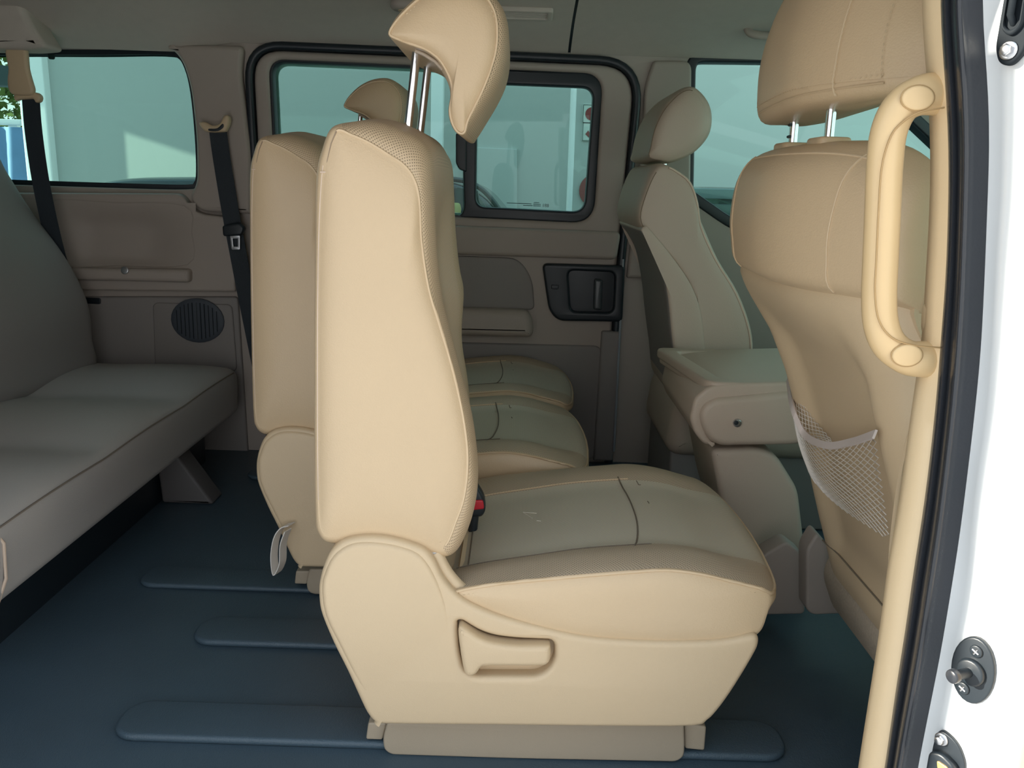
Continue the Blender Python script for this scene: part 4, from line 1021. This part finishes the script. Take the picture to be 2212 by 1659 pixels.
# second dark vehicle seen through the front window
p2 = empty('parked_car', VV(1.9, 4.4, -.58), 'dark vehicle seen low through the front door window behind the far front headrest', 'car')
v2 = xz([(1490, 470), (1492, 412), (1500, 404), (1560, 404), (1800, 412), (2300, 430), (2300, 800), (1490, 800)], 4.1)
i0 = [(a + .01 * (1 if a < 1 else -1), b - .01) for a, b in v2]
pillow('body', i0, v2, 4.0, 5.2, .06, [CAR, CAR], p2, nd=4, nm=6, k=4, bulge=.01)
plate('waist_band', [xz([(1492, 406), (1900, 416), (1900, 436), (1492, 429)], 4.0)], 3.985, 4.02, .006, mat('grey_band', (.10, .15, .15), .4), p2)
plate('side_glass', [xz([(1496, 439), (1900, 450), (1900, 520), (1496, 506)], 4.0)], 3.988, 4.02, .004, CGL, p2)
for wx in (1.5, 2.9):
    disc('wheel', VV(wx, 4.12, -.30), (0, -1, 0), .28, .15, RUB, p2, 24)
cc = PY(966, 453, 3.7)
yo = empty('yellow_cap', VV(cc.x, 3.7, -.58), 'yellow rounded bollard cap at the lower corner of the fixed door pane', 'bollard')
disc('cap', VV(cc.x, 3.7, cc.z - .02), (0, 0, 1), .06, .05, YEL, yo, 18)
tube('post', [VV(cc.x, 3.7, -.58), VV(cc.x, 3.7, cc.z)], .035, YEL, yo, seg=12)
# open end of the yard at the left: beam, fence rail, tarpaulin and a tree
db = empty('dark_beam', PY(40, 162, 6.6), 'dark horizontal beam across the open end outside the rear window', 'beam')
lb = xz([(-400, 110), (99, 148), (100, 190), (-400, 160)], 6.6)
plate('beam', [lb], 6.6, 6.8, .01, DRK, db)
box('beam_post', PY(-420, 160, 6.6).x - .1, PY(-420, 160, 6.6).x + .1, 6.6, 6.8, -.58, PY(-400, 130, 6.6).z, DRK, db)
fr_ = empty('white_rail', PY(0, 265, 8.0), 'white rail above the blue tarpaulin at the far left', 'rail')
plate('rail', [xz([(-500, 240), (45, 258), (45, 271), (-500, 254)], 8.0)], 8.0, 8.08, .008, WHT, fr_)
for px in (-300, 30):
    q = PY(px, 262, 8.04); box('rail_post', q.x - .04, q.x + .04, 8.01, 8.07, -.58, q.z, WHT, fr_)
tpn = empty('tarpaulin', PY(0, 400, 7.6), 'blue tarpaulin hanging in folds at the far left beyond the rear window', 'tarpaulin')
V = []; F = []
a0_, a1_ = PY(-500, 255, 7.6), PY(46, 275, 7.6)
for s in (0, .02):
    for i in range(81):
        u = i / 80; x = a0_.x + (a1_.x - a0_.x) * u
        for j in range(13):
            v = j / 12; z = a1_.z + (-.5 - a1_.z) * v
            V.append((x, 7.6 + s + .05 * math.sin(u * 70 + 1.5 * math.sin(v * 3)) * (.3 + v), z))
for i in range(80):
    for j in range(12):
        a = i * 13 + j; F.append((a, a + 1, a + 14, a + 13)); F.append((1053 + a, 1053 + a + 13, 1053 + a + 14, 1053 + a + 1))
mesh('sheet', V, F, TRP, tpn)
tr = empty('tree', PY(-120, 300, 11), 'sunlit yellow-green tree beyond the white rail at the far left', 'tree')
V = []; F = []
tc_ = PY(-60, 190, 11)
for i in range(5200):
    d = Vector((random.gauss(0, 1), random.gauss(0, .5), random.gauss(0, .75))); d = d.normalized() * (random.random() ** .4)
    c = tc_ + VV(d.x * 1.7, d.y * 1.0, d.z * 1.2)
    u = Vector((random.gauss(0, 1), random.gauss(0, 1), random.gauss(0, 1))).normalized(); v = u.orthogonal().normalized(); s = random.uniform(.03, .07)
    k = len(V); V += [c - u * s, c + v * s * .5, c + u * s, c - v * s * .5]; F.append((k, k + 1, k + 2, k + 3))
fo = mesh('foliage', V, F, LEF, tr); fo['kind'] = 'stuff'
tube('trunk', [VV(tc_.x, 11, -.58), VV(tc_.x + .05, 11, .6), tc_], [.14, .11, .05], mat('bark', (.12, .09, .06), .9), tr, seg=10)
# added unseen sun blocker: shades the van and the upper part of the far wall from the low sun
xe = -6.5
ze = sun_a.z + SUN_M * (xe - sun_a.x)
ge = plate('wall_sun_blocker', [[(-.15, -.6), (2.9, -.6), (2.9, ze), (9.0, ze), (9.0, 5.0), (2.3, 5.0), (2.3, 2.6), (-.15, 2.6)]], xe - .1, xe + .1, .002, WAL, axis='x'); tag(ge, kind='structure')
# the van's own sliding door, pushed open along the rear quarter (out of frame, shades the opening)
od = plate('door_3', [[(-2.1, -.25), (-1.035, -.25), (-1.035, 1.30), (-1.05, 1.42), (-2.1, 1.42)]], .505, .575, .015, WHP); tag(od, kind='structure')
